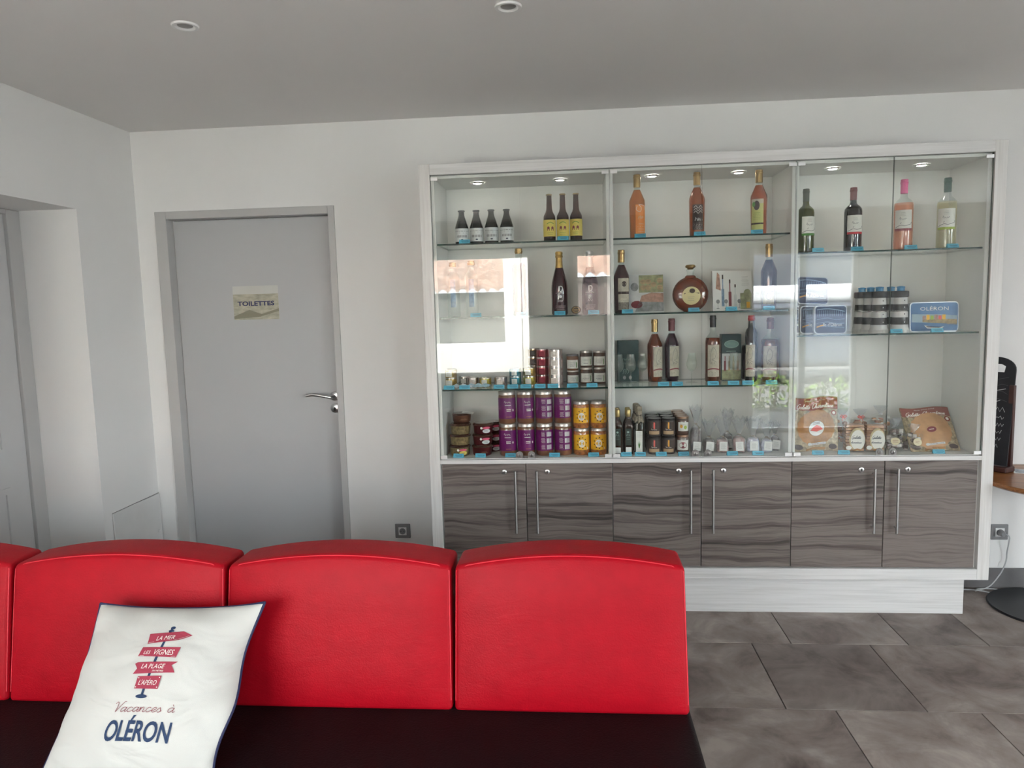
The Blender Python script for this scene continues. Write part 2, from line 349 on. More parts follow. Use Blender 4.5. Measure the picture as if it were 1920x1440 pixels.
class Decal:
    """flat print laid on a surface: mp(u, v, off) -> 3D point"""
    def __init__(s, mb, mp): s.mb = mb; s.mp = mp
    def grid(s, u0, v0, u1, v1, m, L=0, nu=1, nv=1, sk=0):
        v = [s.mp(u0 + (u1 - u0) * i / nu + sk * (j / nv), v0 + (v1 - v0) * j / nv, .0003 * (L + 1)) for j in range(nv + 1) for i in range(nu + 1)]
        f = [(j * (nu + 1) + i, j * (nu + 1) + i + 1, (j + 1) * (nu + 1) + i + 1, (j + 1) * (nu + 1) + i) for j in range(nv) for i in range(nu)]
        s.mb.add(v, f, m); return s
    def poly(s, pts, m, L=0):
        s.mb.add([s.mp(a, b, .0003 * (L + 1)) for a, b in pts], [tuple(range(len(pts)))], m); return s
    def disc(s, u, v, ru, rv, m, L=0, n=20, nr=1):
        pts = [s.mp(u, v, .0003 * (L + 1))]; f = []
        for q in range(1, nr + 1):
            pts += [s.mp(u + ru * q / nr * math.cos(2 * PI * k / n), v + rv * q / nr * math.sin(2 * PI * k / n), .0003 * (L + 1)) for k in range(n)]
        for k in range(n):
            f.append((0, 1 + k, 1 + (k + 1) % n))
            for q in range(1, nr): f.append((1 + (q - 1) * n + k, 1 + q * n + k, 1 + q * n + (k + 1) % n, 1 + (q - 1) * n + (k + 1) % n))
        s.mb.add(pts, f, m); return s
    def text(s, t, u, v, w, m, L=1, h=None, shear=0.0, bold=0.0, rot=0.0):
        """centred text of width w (or capital height h), baseline at v"""
        vv, ff, w0 = text2d(t, 1, shear, bold)
        k = w / w0 if w else h / .72; kv = (h / .72) if h else k
        c, sn = math.cos(rot), math.sin(rot)
        s.mb.add([s.mp(u + a * k * c - b * kv * sn, v + a * k * sn + b * kv * c, .0003 * (L + 1)) for a, b in vv], ff, m); return s
    def stroke(s, pts, wd, m, L=1):
        v = []; f = []
        for i, p in enumerate(pts):
            a = pts[max(i - 1, 0)]; b = pts[min(i + 1, len(pts) - 1)]; dx, dy = b[0] - a[0], b[1] - a[1]; l = math.hypot(dx, dy) or 1
            nx, ny = -dy / l * wd / 2, dx / l * wd / 2
            v += [s.mp(p[0] + nx, p[1] + ny, .0003 * (L + 1)), s.mp(p[0] - nx, p[1] - ny, .0003 * (L + 1))]
            if i: f.append((2 * i - 2, 2 * i - 1, 2 * i + 1, 2 * i))
        s.mb.add(v, f, m); return s
    def script(s, t, u0, v0, w, xh, wd, m, L=1, shear=.45, rise=0.0):
        tot = sum(ST[c][1] for c in t); k = w / tot; x = 0
        for c in t:
            for st in ST[c][0]:
                s.stroke([(u0 + (x + a) * k + b * xh * shear, v0 + b * xh + (x + a) * k * rise) for a, b in smoothline(st)], wd, m, L)
            x += ST[c][1]
        return s
    def scrawl(s, u0, u1, v, h, m, L=1, wd=.001, seed=1, words=2):
        """illegible lettering: short zigzag words"""
        q = random.Random(seed); W = (u1 - u0) / words
        for w_ in range(words):
            a = u0 + W * w_; e = a + W * q.uniform(.75, .92); n = max(4, int((e - a) / (h * .45))); pts = []
            for k in range(n + 1): pts.append((a + (e - a) * k / n, v + (h if k % 2 else 0) * q.uniform(.65, 1.15) + (h * .5 if q.random() < .15 else 0)))
            s.stroke(pts, wd, m, L)
        return s
    def lines(s, u0, u1, v0, v1, n, m, L=1, th=.0012, seed=1, nu=3):
        """unreadably small print as short bars"""
        q = random.Random(seed)
        for i in range(n):
            v = v1 - (v1 - v0) * (i + .5) / n; a = u0 + (u1 - u0) * q.uniform(0, .15); b = u1 - (u1 - u0) * q.uniform(0, .2)
            s.grid(a, v - th / 2, b, v + th / 2, m, L, nu)
        return s
def cylmap(r, a0, rs=None):
    return lambda u, v, off: ((r + off) * math.sin(a0 + u / r), -(r + off) * math.cos(a0 + u / r), v)
def flatmap(y=0.0):
    return lambda u, v, off: (u, y - off, v)

# ------------------------------------------------------------ things
def tag(o, label=None, cat=None, group=None, kind=None):
    if label: o['label'] = label
    if cat: o['category'] = cat
    if group: o['group'] = group
    if kind: o['kind'] = kind
    return o
def empty(name, loc=(0, 0, 0), rz=0.0, label=None, cat=None, group=None, kind=None):
    o = bpy.data.objects.new(name, None); o.empty_display_size = .05; col.objects.link(o); o.location = loc; o.rotation_euler = (0, 0, rz)
    return tag(o, label, cat, group, kind)
KIDS = {}
def dup(root, loc, rz=None, label=None, group=None):
    c = root.copy(); col.objects.link(c); c.location = loc
    if rz is not None: c.rotation_euler = (0, 0, rz)
    if label: c['label'] = label
    if group: c['group'] = group
    kids = [o for o in bpy.data.objects if o.parent == root] if root.name not in KIDS else KIDS[root.name]
    KIDS[root.name] = kids
    for k in kids:
        d = k.copy(); col.objects.link(d); d.parent = c
        for g in list(k.children):
            e = g.copy(); col.objects.link(e); e.parent = d
    return c

# ============================================================ SETTING
H = 2.54; XL = -2.387; YB = 3.892; XR = 5.0; YR = -1.5
def struct(mb, name, smooth=False, bev=0, parent=None): return mb.build(name, parent, smooth, bev, kind='structure' if not parent else None)
b = MB(); b.box(XL - .5, XR + .1, YR - .1, YB + .3, -.12, -.006, grout_m); floor = struct(b, 'floor')
b = MB(); b.box(XL - .5, XR + .1, YR - .1, YB + .3, H, H + .15, ceil_m); struct(b, 'ceiling')
# back wall with the opening of the toilet door
DX0, DX1, DT = -2.213, -1.303, 2.066
b = MB(); b.box(XL - .4, DX0 - .03, YB, YB + .14, 0, H, wall_m); b.box(DX1 + .03, XR + .1, YB, YB + .14, 0, H, wall_m); b.box(DX0 - .03, DX1 + .03, YB, YB + .14, DT + .03, H, wall_m)
b.box(DX0 - .1, DX1 + .1, YB + .145, YB + .16, 0, DT + .1, wall_m)
struct(b, 'wall_back')
# left wall with the recess of the second door
b = MB(); b.box(-2.80, XL, 3.401, YB, 0, H, wall_m); b.box(-2.80, XL, YR, 3.401, 2.069, H, wall_m); b.box(-2.80, XL, YR, 2.3, 0, 2.069, wall_m); b.box(-2.80, -2.72, 2.3, 3.401, 0, 2.069, wall_m)
struct(b, 'wall_left')
b = MB(); W3 = (-1.35, .7, .5, 2.25)      # unseen window added in the right wall for side light (y0, y1, z0, z1)
b.box(XR, XR + .1, YR, W3[0], 0, H, wall_m); b.box(XR, XR + .1, W3[1], YB, 0, H, wall_m); b.box(XR, XR + .1, W3[0], W3[1], 0, W3[2], wall_m); b.box(XR, XR + .1, W3[0], W3[1], W3[3], H, wall_m); struct(b, 'wall_right')
b = MB()
for ya_ in (W3[0], -.35, W3[1] - .06): b.box(XR + .02, XR + .08, ya_, ya_ + .06, W3[2], W3[3], white_m)
b.box(XR + .02, XR + .08, W3[0], W3[1], W3[2], W3[2] + .06, white_m); b.box(XR + .02, XR + .08, W3[0], W3[1], W3[3] - .06, W3[3], white_m)
w = empty('window_3', kind='structure'); b.build('window_frame', w); g = MB(); g.box(XR + .048, XR + .052, W3[0] + .06, W3[1] - .06, W3[2] + .06, W3[3] - .06, glass_m); g.build('pane', w)
taupe_m = mat('taupe_wall_paint', (.28, .27, .26), .85)
# wall behind the camera with its window, glazed door opening and side window
W1 = (-2.3, -.46, .71, 2.15); W4 = (.02, .50, 1.36, 2.15); W2 = (2.02, 3.22, 0, 2.10)
b = MB(); y0, y1 = YR - .12, YR
b.box(XL - .4, W1[0], y0, y1, 0, H, taupe_m); b.box(W1[0], W1[1], y0, y1, 0, W1[2], taupe_m); b.box(W1[0], W1[1], y0, y1, W1[3], H, taupe_m)
b.box(W1[1], W4[0], y0, y1, 0, H, taupe_m); b.box(W4[0], W4[1], y0, y1, W4[3], H, taupe_m); b.box(W4[0], W4[1], y0, y1, 0, W4[2], taupe_m); b.box(W4[1], W2[0], y0, y1, 0, H, taupe_m); b.box(W2[0], W2[1], y0, y1, W2[3], H, taupe_m)
b.box(W2[1], XR + .1, y0, y1, 0, H, taupe_m)
struct(b, 'wall_front')
for i, wm_ in enumerate(((W1, ()), (W2, (2.62,)), None, (W4, ()))):
    if not wm_: continue
    W, muls = wm_; b = MB(); t = .05
    b.box(W[0], W[0] + t, y0 + .03, y1 - .03, W[2], W[3], white_m); b.box(W[1] - t, W[1], y0 + .03, y1 - .03, W[2], W[3], white_m)
    b.box(W[0], W[1], y0 + .03, y1 - .03, W[3] - t, W[3], white_m); b.box(W[0], W[1], y0 + .03, y1 - .03, W[2], W[2] + t, white_m)
    for mx in muls: b.box(mx - .035, mx + .035, y0 + .03, y1 - .03, W[2], W[3], white_m)
    w = empty('window_%d' % (i + 1), kind='structure'); b.build('window_frame', w)
    g = MB(); g.box(W[0] + t, W[1] - t, y0 + .058, y0 + .062, W[2] + t, W[3] - t, glass_m); g.build('pane', w)
# skirting on the back wall (tiles)
sk = empty('baseboard_back', kind='structure')
x = XL
for wd in (.11, ): pass
bx = [(1.97, 2.41), (2.414, 2.86), (2.864, 3.32), (3.324, 3.80), (-1.262, -.80)]
for (a, c) in bx:
    MB().box(a, c, YB - .009, YB, 0, .1065, skirt_m).build('tile', sk, bev=.0015)
# floor tiles
rows = [(3.7536, 3.892, None), (3.2156, 3.7536, [.4488, .9588, 1.4687, 1.8112, 2.3212]), (2.6749, 3.2156, [.1033, .7833, 1.2977, 2.1577]), (2.134, 2.6749, [.2836, .9636, 1.4863, 2.1663]), (1.593, 2.134, [.70, 1.21, 2.07]), (1.25, 1.593, None), (.71, 1.25, None), (.17, .71, None), (-.37, .17, None), (-.91, -.37, None), (-1.5, -.91, None)]
for ri, (ya, yb, js) in enumerate(rows):
    q = random.Random(ri + 3)
    js = list(js) if js else [.6 + q.random() * .4]
    while js[-1] < XR: js.append(js[-1] + q.choice([.51, .68, .34, .86]))
    while js[0] > XL: js.insert(0, js[0] - q.choice([.51, .68, .34, .86]))
    for a, c in zip(js, js[1:]):
        a = max(a, XL - (.3 if yb < 3.4 and ya > 2.2 else 0)); c = min(c, XR)
        if c - a < .02: continue
        cx, cy = (a + c) / 2, (ya + yb) / 2
        hx, hy = (c - a) / 2 - .002, (yb - ya) / 2 - .002
        MB().box(-hx, hx, -hy, hy, -.008, 0, tile_m).build('tile', floor, loc=(cx, cy, rnd.uniform(-.0006, 0)), bev=.0012)

# toilet door (door_1)
d1 = empty('door_1', (0, 0, 0), kind='structure')
b = MB(); fx0, fx1, fz = -2.2768, -1.2689, 2.108
b.box(fx0, DX0, YB - .010, YB + .06, 0, fz, frame_m); b.box(DX1, fx1 + .001, YB - .010, YB + .06, 0, fz, frame_m); b.box(DX0, DX1, YB - .010, YB + .06, DT, fz, frame_m)
b.box(DX0, DX0 + .012, YB + .058, YB + .13, 0, DT, frame_m); b.box(DX1 - .012, DX1, YB + .058, YB + .13, 0, DT, frame_m)
b.build('door_frame', d1, bev=.002)
MB().box(DX0 + .004, DX1 - .004, YB + .056, YB + .096, .008, DT - .004, doorp_m).build('door_leaf', d1, bev=.002)
hb = MB(); hb.lathe([(.026, 0), (.026, .006), (.022, .009)], 20, steel_m); h1 = hb.build('rosette', d1, True, loc=(-1.338, YB + .056, 1.068), rot=(R(90), 0, 0))
pts = [(-1.338, YB + .050, 1.066), (-1.338, YB + .012, 1.066), (-1.345, YB + .002, 1.067), (-1.37, YB - .002, 1.072), (-1.41, YB - .002, 1.081), (-1.45, YB - .002, 1.084), (-1.482, YB - .002, 1.079)]
MB().tube(smooth3(pts) if False else pts, .0095, steel_m, 10).build('handle', d1, True)
hb = MB(); hb.lathe([(.026, 0), (.026, .006), (.022, .009)], 20, steel_m); hb.lathe([(.006, .0092), (.006, .0098)], 10, dark_m); hb.box(-.0025, .0025, -.014, 0, .0092, .0098, dark_m)
hb.build('escutcheon', d1, True, loc=(-1.338, YB + .056, 1.000), rot=(R(90), 0, 0))
# left recess door (door_2)
d2 = empty('door_2', (0, 0, 0), kind='structure')
b = MB(); b.box(-2.72, -2.683, 3.3156, 3.400, 0, 2.068, frame_m); b.box(-2.72, -2.683, 2.301, 2.385, 0, 2.068, frame_m); b.box(-2.72, -2.683, 2.385, 3.3156, 2.045, 2.068, frame_m)
b.build('door_frame', d2, bev=.003)
b = MB(); b.box(-2.72, -2.70, 2.387, 3.3136, .01, 2.043, door2_m); b.build('door_leaf', d2)
for (za, zb) in ((.905, 1.93), (.12, .745)):
    b = MB(); ya, yb = 2.50, 3.19; w = .03; X0 = -2.70
    for (p, q, r_, s_) in ((ya, yb, zb - w, zb), (ya, yb, za, za + w), (ya, ya + w, za + w, zb - w), (yb - w, yb, za + w, zb - w)):
        b.box(X0, X0 + .008, p, q, r_, s_, door2_m)
    b.build('moulding', d2)
# access hatch low on the left wall
b = MB(); b.box(XL, XL + .002, 3.468, YB, 0, .5335, mat('grey_seam', (.16, .155, .15), .9)); b.box(XL + .002, XL + .010, 3.466, 3.886, .004, .531, hatch_m)
ht = b.build('access_hatch', bev=.001); tag(ht, 'low flush white access hatch in the left wall beside the toilet door', 'hatch')
s_ = MB(); s_.lathe([(.009, 0), (.008, .004), (.003, .005)], 14, satin_m); s_.build('screw', ht, True, loc=(XL + .010, 3.85, .32), rot=(0, R(90), 0))

# toilet sign
sg = empty('door_sign', (-1.7605, YB + .055, 1.507), label='taped paper sign reading TOILETTES over a faded sandy landscape photo', cat='sign')
b = MB(); dd = Decal(b, flatmap()); W, Hh = .1305, .187
sand = mat('faded_sand_print', (.42, .40, .31), .6, var=.25, vscale=22, stretch=(1, 1, 2.5)); haze_p = mat('pale_sky_print', (.56, .56, .52), .6)
b.box(-W, W, -.0012, 0, 0, Hh, paper_m); b.build('sheet', sg)
b = MB(); dd = Decal(b, flatmap(-.0012)); dd.grid(-W, 0, W, .142, sand); dd.grid(-W, .142, W, Hh, haze_p); dd.poly([(-W, .02), (-.04, .055), (.03, .03), (W, .06), (W, .045), (.02, .015), (-W, .005)], mat('dark_sand_print', (.25, .24, .17), .6), 1)
b.build('photo_print', sg)
b = MB(); Decal(b, flatmap(-.0022)).text('TOILETTES', 0, .078, .212, mat('navy_print', (.02, .025, .10), .5), 1, h=.024, bold=.03); b.build('lettering', sg)

# wall sockets
def socket(loc, label):
    o = empty('wall_socket', loc, label=label, cat='socket', group='wall sockets')
    b = MB(); b.rbox((.043, .005, .041), .004, 2, grey_pl, (0, -.005, 0)); b.build('cover_plate', o, True)
    b = MB(); b.rbox((.0225, .002, .0225), .0015, 1, white_m, (0, -.0115, 0)); b.build('insert', o, True)
    b = MB(); b.lathe([(.018, 0), (.018, .0005)], 20, grey_pl); b.lathe([(.0026, .0006), (.0026, .0012)], 8, dark_m, (-.0085, 0, 0)); b.lathe([(.0026, .0006), (.0026, .0012)], 8, dark_m, (.0085, 0, 0)); b.lathe([(.0025, 0), (.0025, .006)], 8, chrome_m, (0, .010, 0))
    b.build('outlet', o, True, loc=(0, -.0136, 0), rot=(R(90), 0, 0))
    return o
socket((-.9675, YB, .3075), 'grey framed wall socket between the toilet door and the cabinet')
so2 = socket((2.2095, YB, .3020), 'grey framed wall socket with a plugged-in cable under the table')
# ceiling downlights
def downlight(loc, label):
    o = empty('ceiling_downlight', loc, label=label, cat='light', group='unlit downlights in the ceiling')
    b = MB(); b.lathe([(.030, -.002), (.034, -.006), (.044, -.006), (.046, 0)], 28, white_m, cap=False); b.lathe([(.030, -.002), (.026, .0)], 28, white_m, cap=False); b.build('trim_ring', o, True)
    b = MB(); b.lathe([(.0, -.0035), (.018, -.003), (.026, -.0005)], 24, mat('dull_reflector', (.30, .29, .28), .35, .4)); b.build('bulb', o, True)
downlight((-1.3176, 2.527, H), 'unlit recessed white downlight in the ceiling above the toilet door')
downlight((-.1953, 2.532, H), 'unlit recessed white downlight at the top centre of the ceiling')

# ============================================================ CABINETS
YC = 3.505
CX = (-.668, .184, 1.0395, 1.9003)
ct = empty('cabinet_surround', (0, 0, 0), label='white ash-grain laminate frame and plinth surrounding the three display cabinets', cat='cabinet frame')
def part(name, parent, bx, m, bev=.0015):
    return MB().box(*bx, m).build(name, parent, bev=bev)
part('stile', ct, (-.7212, CX[0], YC, YB - .002, .1882, 2.2276), wfv); part('stile', ct, (CX[3], 1.954, YC, YB - .002, .1882, 2.2276), wfv)
part('top_rail', ct, (CX[0] + .0003, CX[3] - .0003, YC, YB - .002, 2.1769, 2.2276), wfh)
part('bottom_rail', ct, (CX[0] + .0003, CX[3] - .0003, YC, YB - .002, .1882, .2411), wfh)
part('middle_rail', ct, (CX[0] + .0003, CX[3] - .0003, YC, 3.524, .7706, .7914), wfh)
part('plinth', ct, (-.634, 1.8675, 3.5506, YB - .06, 0, .1882), wfh)
SH = [(1.854, 1.496, 1.140), (1.854, 1.496, 1.140), (1.760, 1.372)]
LX = [(-.4606, -.049), (.3985, .8135), (1.2534, 1.6606)]
lens = MB(); lens.lathe([(0, -.0045), (.018, -.0045), (.022, -.003)], 20, spot_m)
names3 = ['left-hand glazed display cabinet with jars and tins, pairs of glass and wood-grain doors', 'middle glazed display cabinet with spirits bottles, pairs of glass and wood-grain doors', 'right-hand glazed display cabinet with two shelves, wine on top and biscuits below']
for i in range(3):
    x0, x1 = CX[i], CX[i + 1]; t = .016
    u = empty('display_cabinet', (x0, YC, 0), label=names3[i], cat='cabinet', group='display cabinets')
    def P(name, bx, m, bev=.001):
        return MB().box(bx[0] - x0, bx[1] - x0, bx[2] - YC, bx[3] - YC, bx[4], bx[5], m).build(name, u, bev=bev)
    P('side_panel', (x0 + .0005, x0 + t, 3.530, 3.885, .243, 2.175), cab_m); P('side_panel', (x1 - t, x1 - .0005, 3.530, 3.885, .243, 2.175), cab_m)
    P('back_panel', (x0 + t, x1 - t, 3.868, 3.885, .243, 2.175), cab_m, 0)
    P('top_panel', (x0 + t, x1 - t, 3.530, 3.868, 2.1615, 2.1755), cab_m)
    P('floor_panel', (x0 + t, x1 - t, 3.5245, 3.868, .7725, .7945), cab_m)
    P('bottom_panel', (x0 + t, x1 - t, 3.545, 3.868, .243, .260), cab_m)
    for z in SH[i]:
        b = MB(); b.box(x0 + t + .001 - x0, x1 - t - .001 - x0, 3.545 - YC, 3.866 - YC, z - .008, z, shelfg_m, side=((0, 1), gedge_m)); b.build('glass_shelf', u)
    mid = (x0 + x1) / 2
    for k, (a, c) in enumerate(((x0 + .002, mid - .0015), (mid + .0015, x1 - .002))):
        b = MB(); b.box(a - x0, c - x0, .010, .016, .797, 2.174, glass_m, side=((2, 4), gedge_m)); g = b.build('glass_door', u)
        hx = a + .018 if k == 0 else c - .018
        for hz in (2.158, .806):
            MB().box(-.0165, .0165, -.004, .004, -.008, .008, satin_m).build('hinge', g, bev=.001, loc=(hx - x0, .0055, hz))
        lx = mid - .030 if k == 0 else mid + .030
        b = MB(); b.add(*[[(x_, y_, z_) for y_ in (-.004, .0) for (x_, z_) in [(-.018, -.016), (.018, -.016), (.018, .004), (.013, .014), (0, .020), (-.013, .014), (-.018, .004)]],
            [(6, 5, 4, 3, 2, 1, 0), (7, 8, 9, 10, 11, 12, 13)] + [(q, (q + 1) % 7, 7 + (q + 1) % 7, 7 + q) for q in range(7)], lock_m])
        lk = b.build('lock', g, bev=.001, loc=(lx - x0, .0095, .813)); 
        b = MB(); b.lathe([(.010, 0), (.010, .004), (.008, .005)], 16, lock_m); b.box(-.0015, .0015, -.006, .006, .0051, .0056, dark_m); b.build('keyhole', u, True, loc=(lx - x0, .0053, .812), rot=(R(90), 0, 0))
    for k, (a, c) in enumerate(((x0 + (.006 if i == 0 else .0018), mid - .0018), (mid + .0018, x1 - (.010 if i == 2 else .0018)))):
        cxm = (a + c) / 2; hw = (c - a) / 2
        dr = MB().box(-hw, hw, -.009, .009, -.2615, .2615, wood_m).build('cupboard_door', u, bev=.001, loc=(cxm - x0, .024, .5065))
        hx = mid - .0527 if k == 0 else mid + .0535
        hb = MB(); hb.tube([(0, 0, -.157), (0, 0, .157)], .006, steel_m, 12); hb.tube([(0, 0, -.13), (0, .026, -.13)], .0045, steel_m, 8); hb.tube([(0, 0, .13), (0, .026, .13)], .0045, steel_m, 8)
        hb.build('handle', dr, True, loc=(hx - cxm, -.034, .0702))
        lx = mid - .108 if k == 0 else mid + .105
        hb = MB(); hb.lathe([(.0125, 0), (.0125, .004), (.010, .0055)], 18, steel_m); hb.lathe([(.0055, .0056), (.005, .0062)], 12, lock_m); hb.box(-.0018, .0018, -.007, .007, .006, .0067, dark_m)
        hb.build('lock', dr, True, loc=(lx - cxm, -.009, .2195), rot=(R(90), 0, 0))
    for q in LX[i]:
        b = MB(); b.lathe([(.022, -.003), (.024, -.0055), (.034, -.005), (.037, 0)], 24, chrome_m, cap=False); sp = b.build('spotlight', u, True, loc=(q - x0, 3.675 - YC, 2.1598))
        lens.build('lens', sp, True)
        

# ============================================================ STOCK: bottles, jars, tins, bags
def glassmat(name, tint, body, bc=None): return clear(name, tint, body=body, bodycol=bc, rough=.03)
G = {
 'dark': glassmat('dark_brown_beer_glass', (.10, .09, .07), .75, (.018, .016, .013)),
 'amber': glassmat('amber_beer_glass', (.28, .12, .07), .6, (.045, .014, .008)),
 'orange': glassmat('golden_orange_spirit', (.85, .42, .12), .55, (.50, .19, .05)),
 'orange2': glassmat('copper_spirit', (.75, .30, .10), .6, (.38, .105, .03)),
 'orange3': glassmat('reddish_amber_spirit', (.75, .28, .12), .6, (.42, .12, .05)),
 'ruby': glassmat('dark_ruby_spirit', (.20, .03, .04), .75, (.05, .006, .012)),
 'brown': glassmat('brown_cognac', (.5, .16, .06), .65, (.19, .045, .018)),
 'plum': glassmat('deep_plum_spirit', (.12, .03, .06), .8, (.025, .006, .016)),
 'clearb': glassmat('clear_bottle_glass', (.90, .93, .92), .06, (.6, .65, .68)),
 'olive': glassmat('olive_green_wine_glass', (.24, .28, .06), .72, (.075, .085, .012)),
 'redw': glassmat('black_red_wine_glass', (.04, .015, .015), .95, (.008, .004, .005)),
 'rose': glassmat('rose_wine', (.95, .62, .48), .45, (.72, .36, .24)),
 'white': glassmat('pale_white_wine', (.86, .84, .66), .35, (.60, .56, .38)),
 'darke': glassmat('empty_dark_glass', (.45, .44, .42), .5, (.10, .10, .095)), 'ambere': glassmat('empty_amber_glass', (.42, .26, .20), .55, (.085, .045, .035)),
 'jar': glassmat('clear_jar_glass', (.93, .95, .93), .05, (.7, .7, .68)),
}
gold_m = mat('gold_foil', (.55, .36, .12), .3, .85, var=.15, vscale=50, bump=.3, bscale=160)
goldcap = mat('old_gold_capsule', (.40, .27, .12), .28, .85)
silver_m = mat('silver_foil', (.70, .70, .70), .3, .85, bump=.3, bscale=160)
caps = {'gold': goldcap, 'foil': gold_m, 'silver': silver_m, 'burgundy': mat('burgundy_capsule', (.13, .012, .018), .35), 'wine': mat('wine_red_capsule', (.17, .03, .035), .4), 'green': mat('dark_green_capsule', (.012, .06, .035), .4), 'greygreen': mat('olive_capsule', (.07, .08, .055), .4), 'pink': mat('pink_capsule', (.70, .10, .28), .4), 'black': mat('black_capsule', (.015, .015, .018), .4), 'red': mat('red_screw_cap', (.50, .01, .02), .35), 'tan': mat('tan_crown_cap', (.45, .35, .2), .4, .5), 'dgrey': mat('dark_grey_crown_cap', (.10, .10, .10), .4, .5)}
beige_l = mat('beige_label_paper', (.50, .46, .37), .7, var=.15, vscale=60); silverl = mat('silver_label_paper', (.62, .64, .64), .45, .2); yellowl = mat('yellow_label_paper', (.72, .58, .14), .6)
whitel = mat('off_white_label_paper', (.72, .71, .66), .65); greyink = mat('grey_ink', (.22, .22, .22), .7); orangel = mat('orange_label_film', (.75, .25, .05), .5); darkl = mat('dark_label_paper', (.05, .03, .025), .6)
chart = mat('chartreuse_label_paper', (.52, .52, .20), .6, var=.1); purplel = mat('glossy_purple_label', (.15, .010, .125), .3, coat=.4); yolk = mat('yolk_yellow_label', (.80, .42, .02), .5); greenink = mat('green_ink', (.08, .25, .05), .6); coral = mat('coral_ink', (.75, .12, .10), .6); amberink = mat('amber_ink', (.78, .36, .05), .6); tanl = mat('tan_label_band', (.42, .28, .16), .6); limeink = mat('lime_ink', (.35, .45, .08), .6)

PROF = {
 'cognac': ([(.0, .012), (.82, 0), (.90, .012), (.93, .1), (1, .56), (.97, .60), (.42, .76), (.36, .785), (.36, .90), (.40, .905), (.40, .93)], .76, (.80, 1.0)),
 'bordeaux': ([(.0, .02), (.90, 0), (.97, .012), (1, .03), (1, .62), (.95, .665), (.72, .705), (.45, .735), (.37, .77), (.35, .96)], .70, (.80, 1.0)),
 'champagne': ([(.0, .02), (.92, 0), (1, .02), (1, .42), (.93, .52), (.70, .64), (.48, .74), (.36, .86), (.36, .95)], 9, (.68, 1.0)),
 'longneck': ([(.0, .01), (.93, 0), (1, .02), (1, .50), (.95, .54), (.62, .62), (.50, .68), (.42, .95), (.42, .965)], .60, (.965, 1.0)),
 'steinie': ([(.0, .01), (.95, 0), (1, .02), (1, .47), (.96, .52), (.80, .62), (.50, .80), (.42, .87), (.41, .94), (.43, .955)], .63, (.955, 1.0)),
 'round': ([(.0, .02), (.92, 0), (1, .02), (1, .60), (.93, .66), (.60, .71), (.40, .74), (.36, .78), (.36, .93)], .70, (.82, 1.0)),
 'slim': ([(.0, .02), (.94, 0), (1, .02), (1, .74), (.85, .78), (.55, .82), (.50, .90), (.50, .94)], .79, (.92, 1.0)),
}
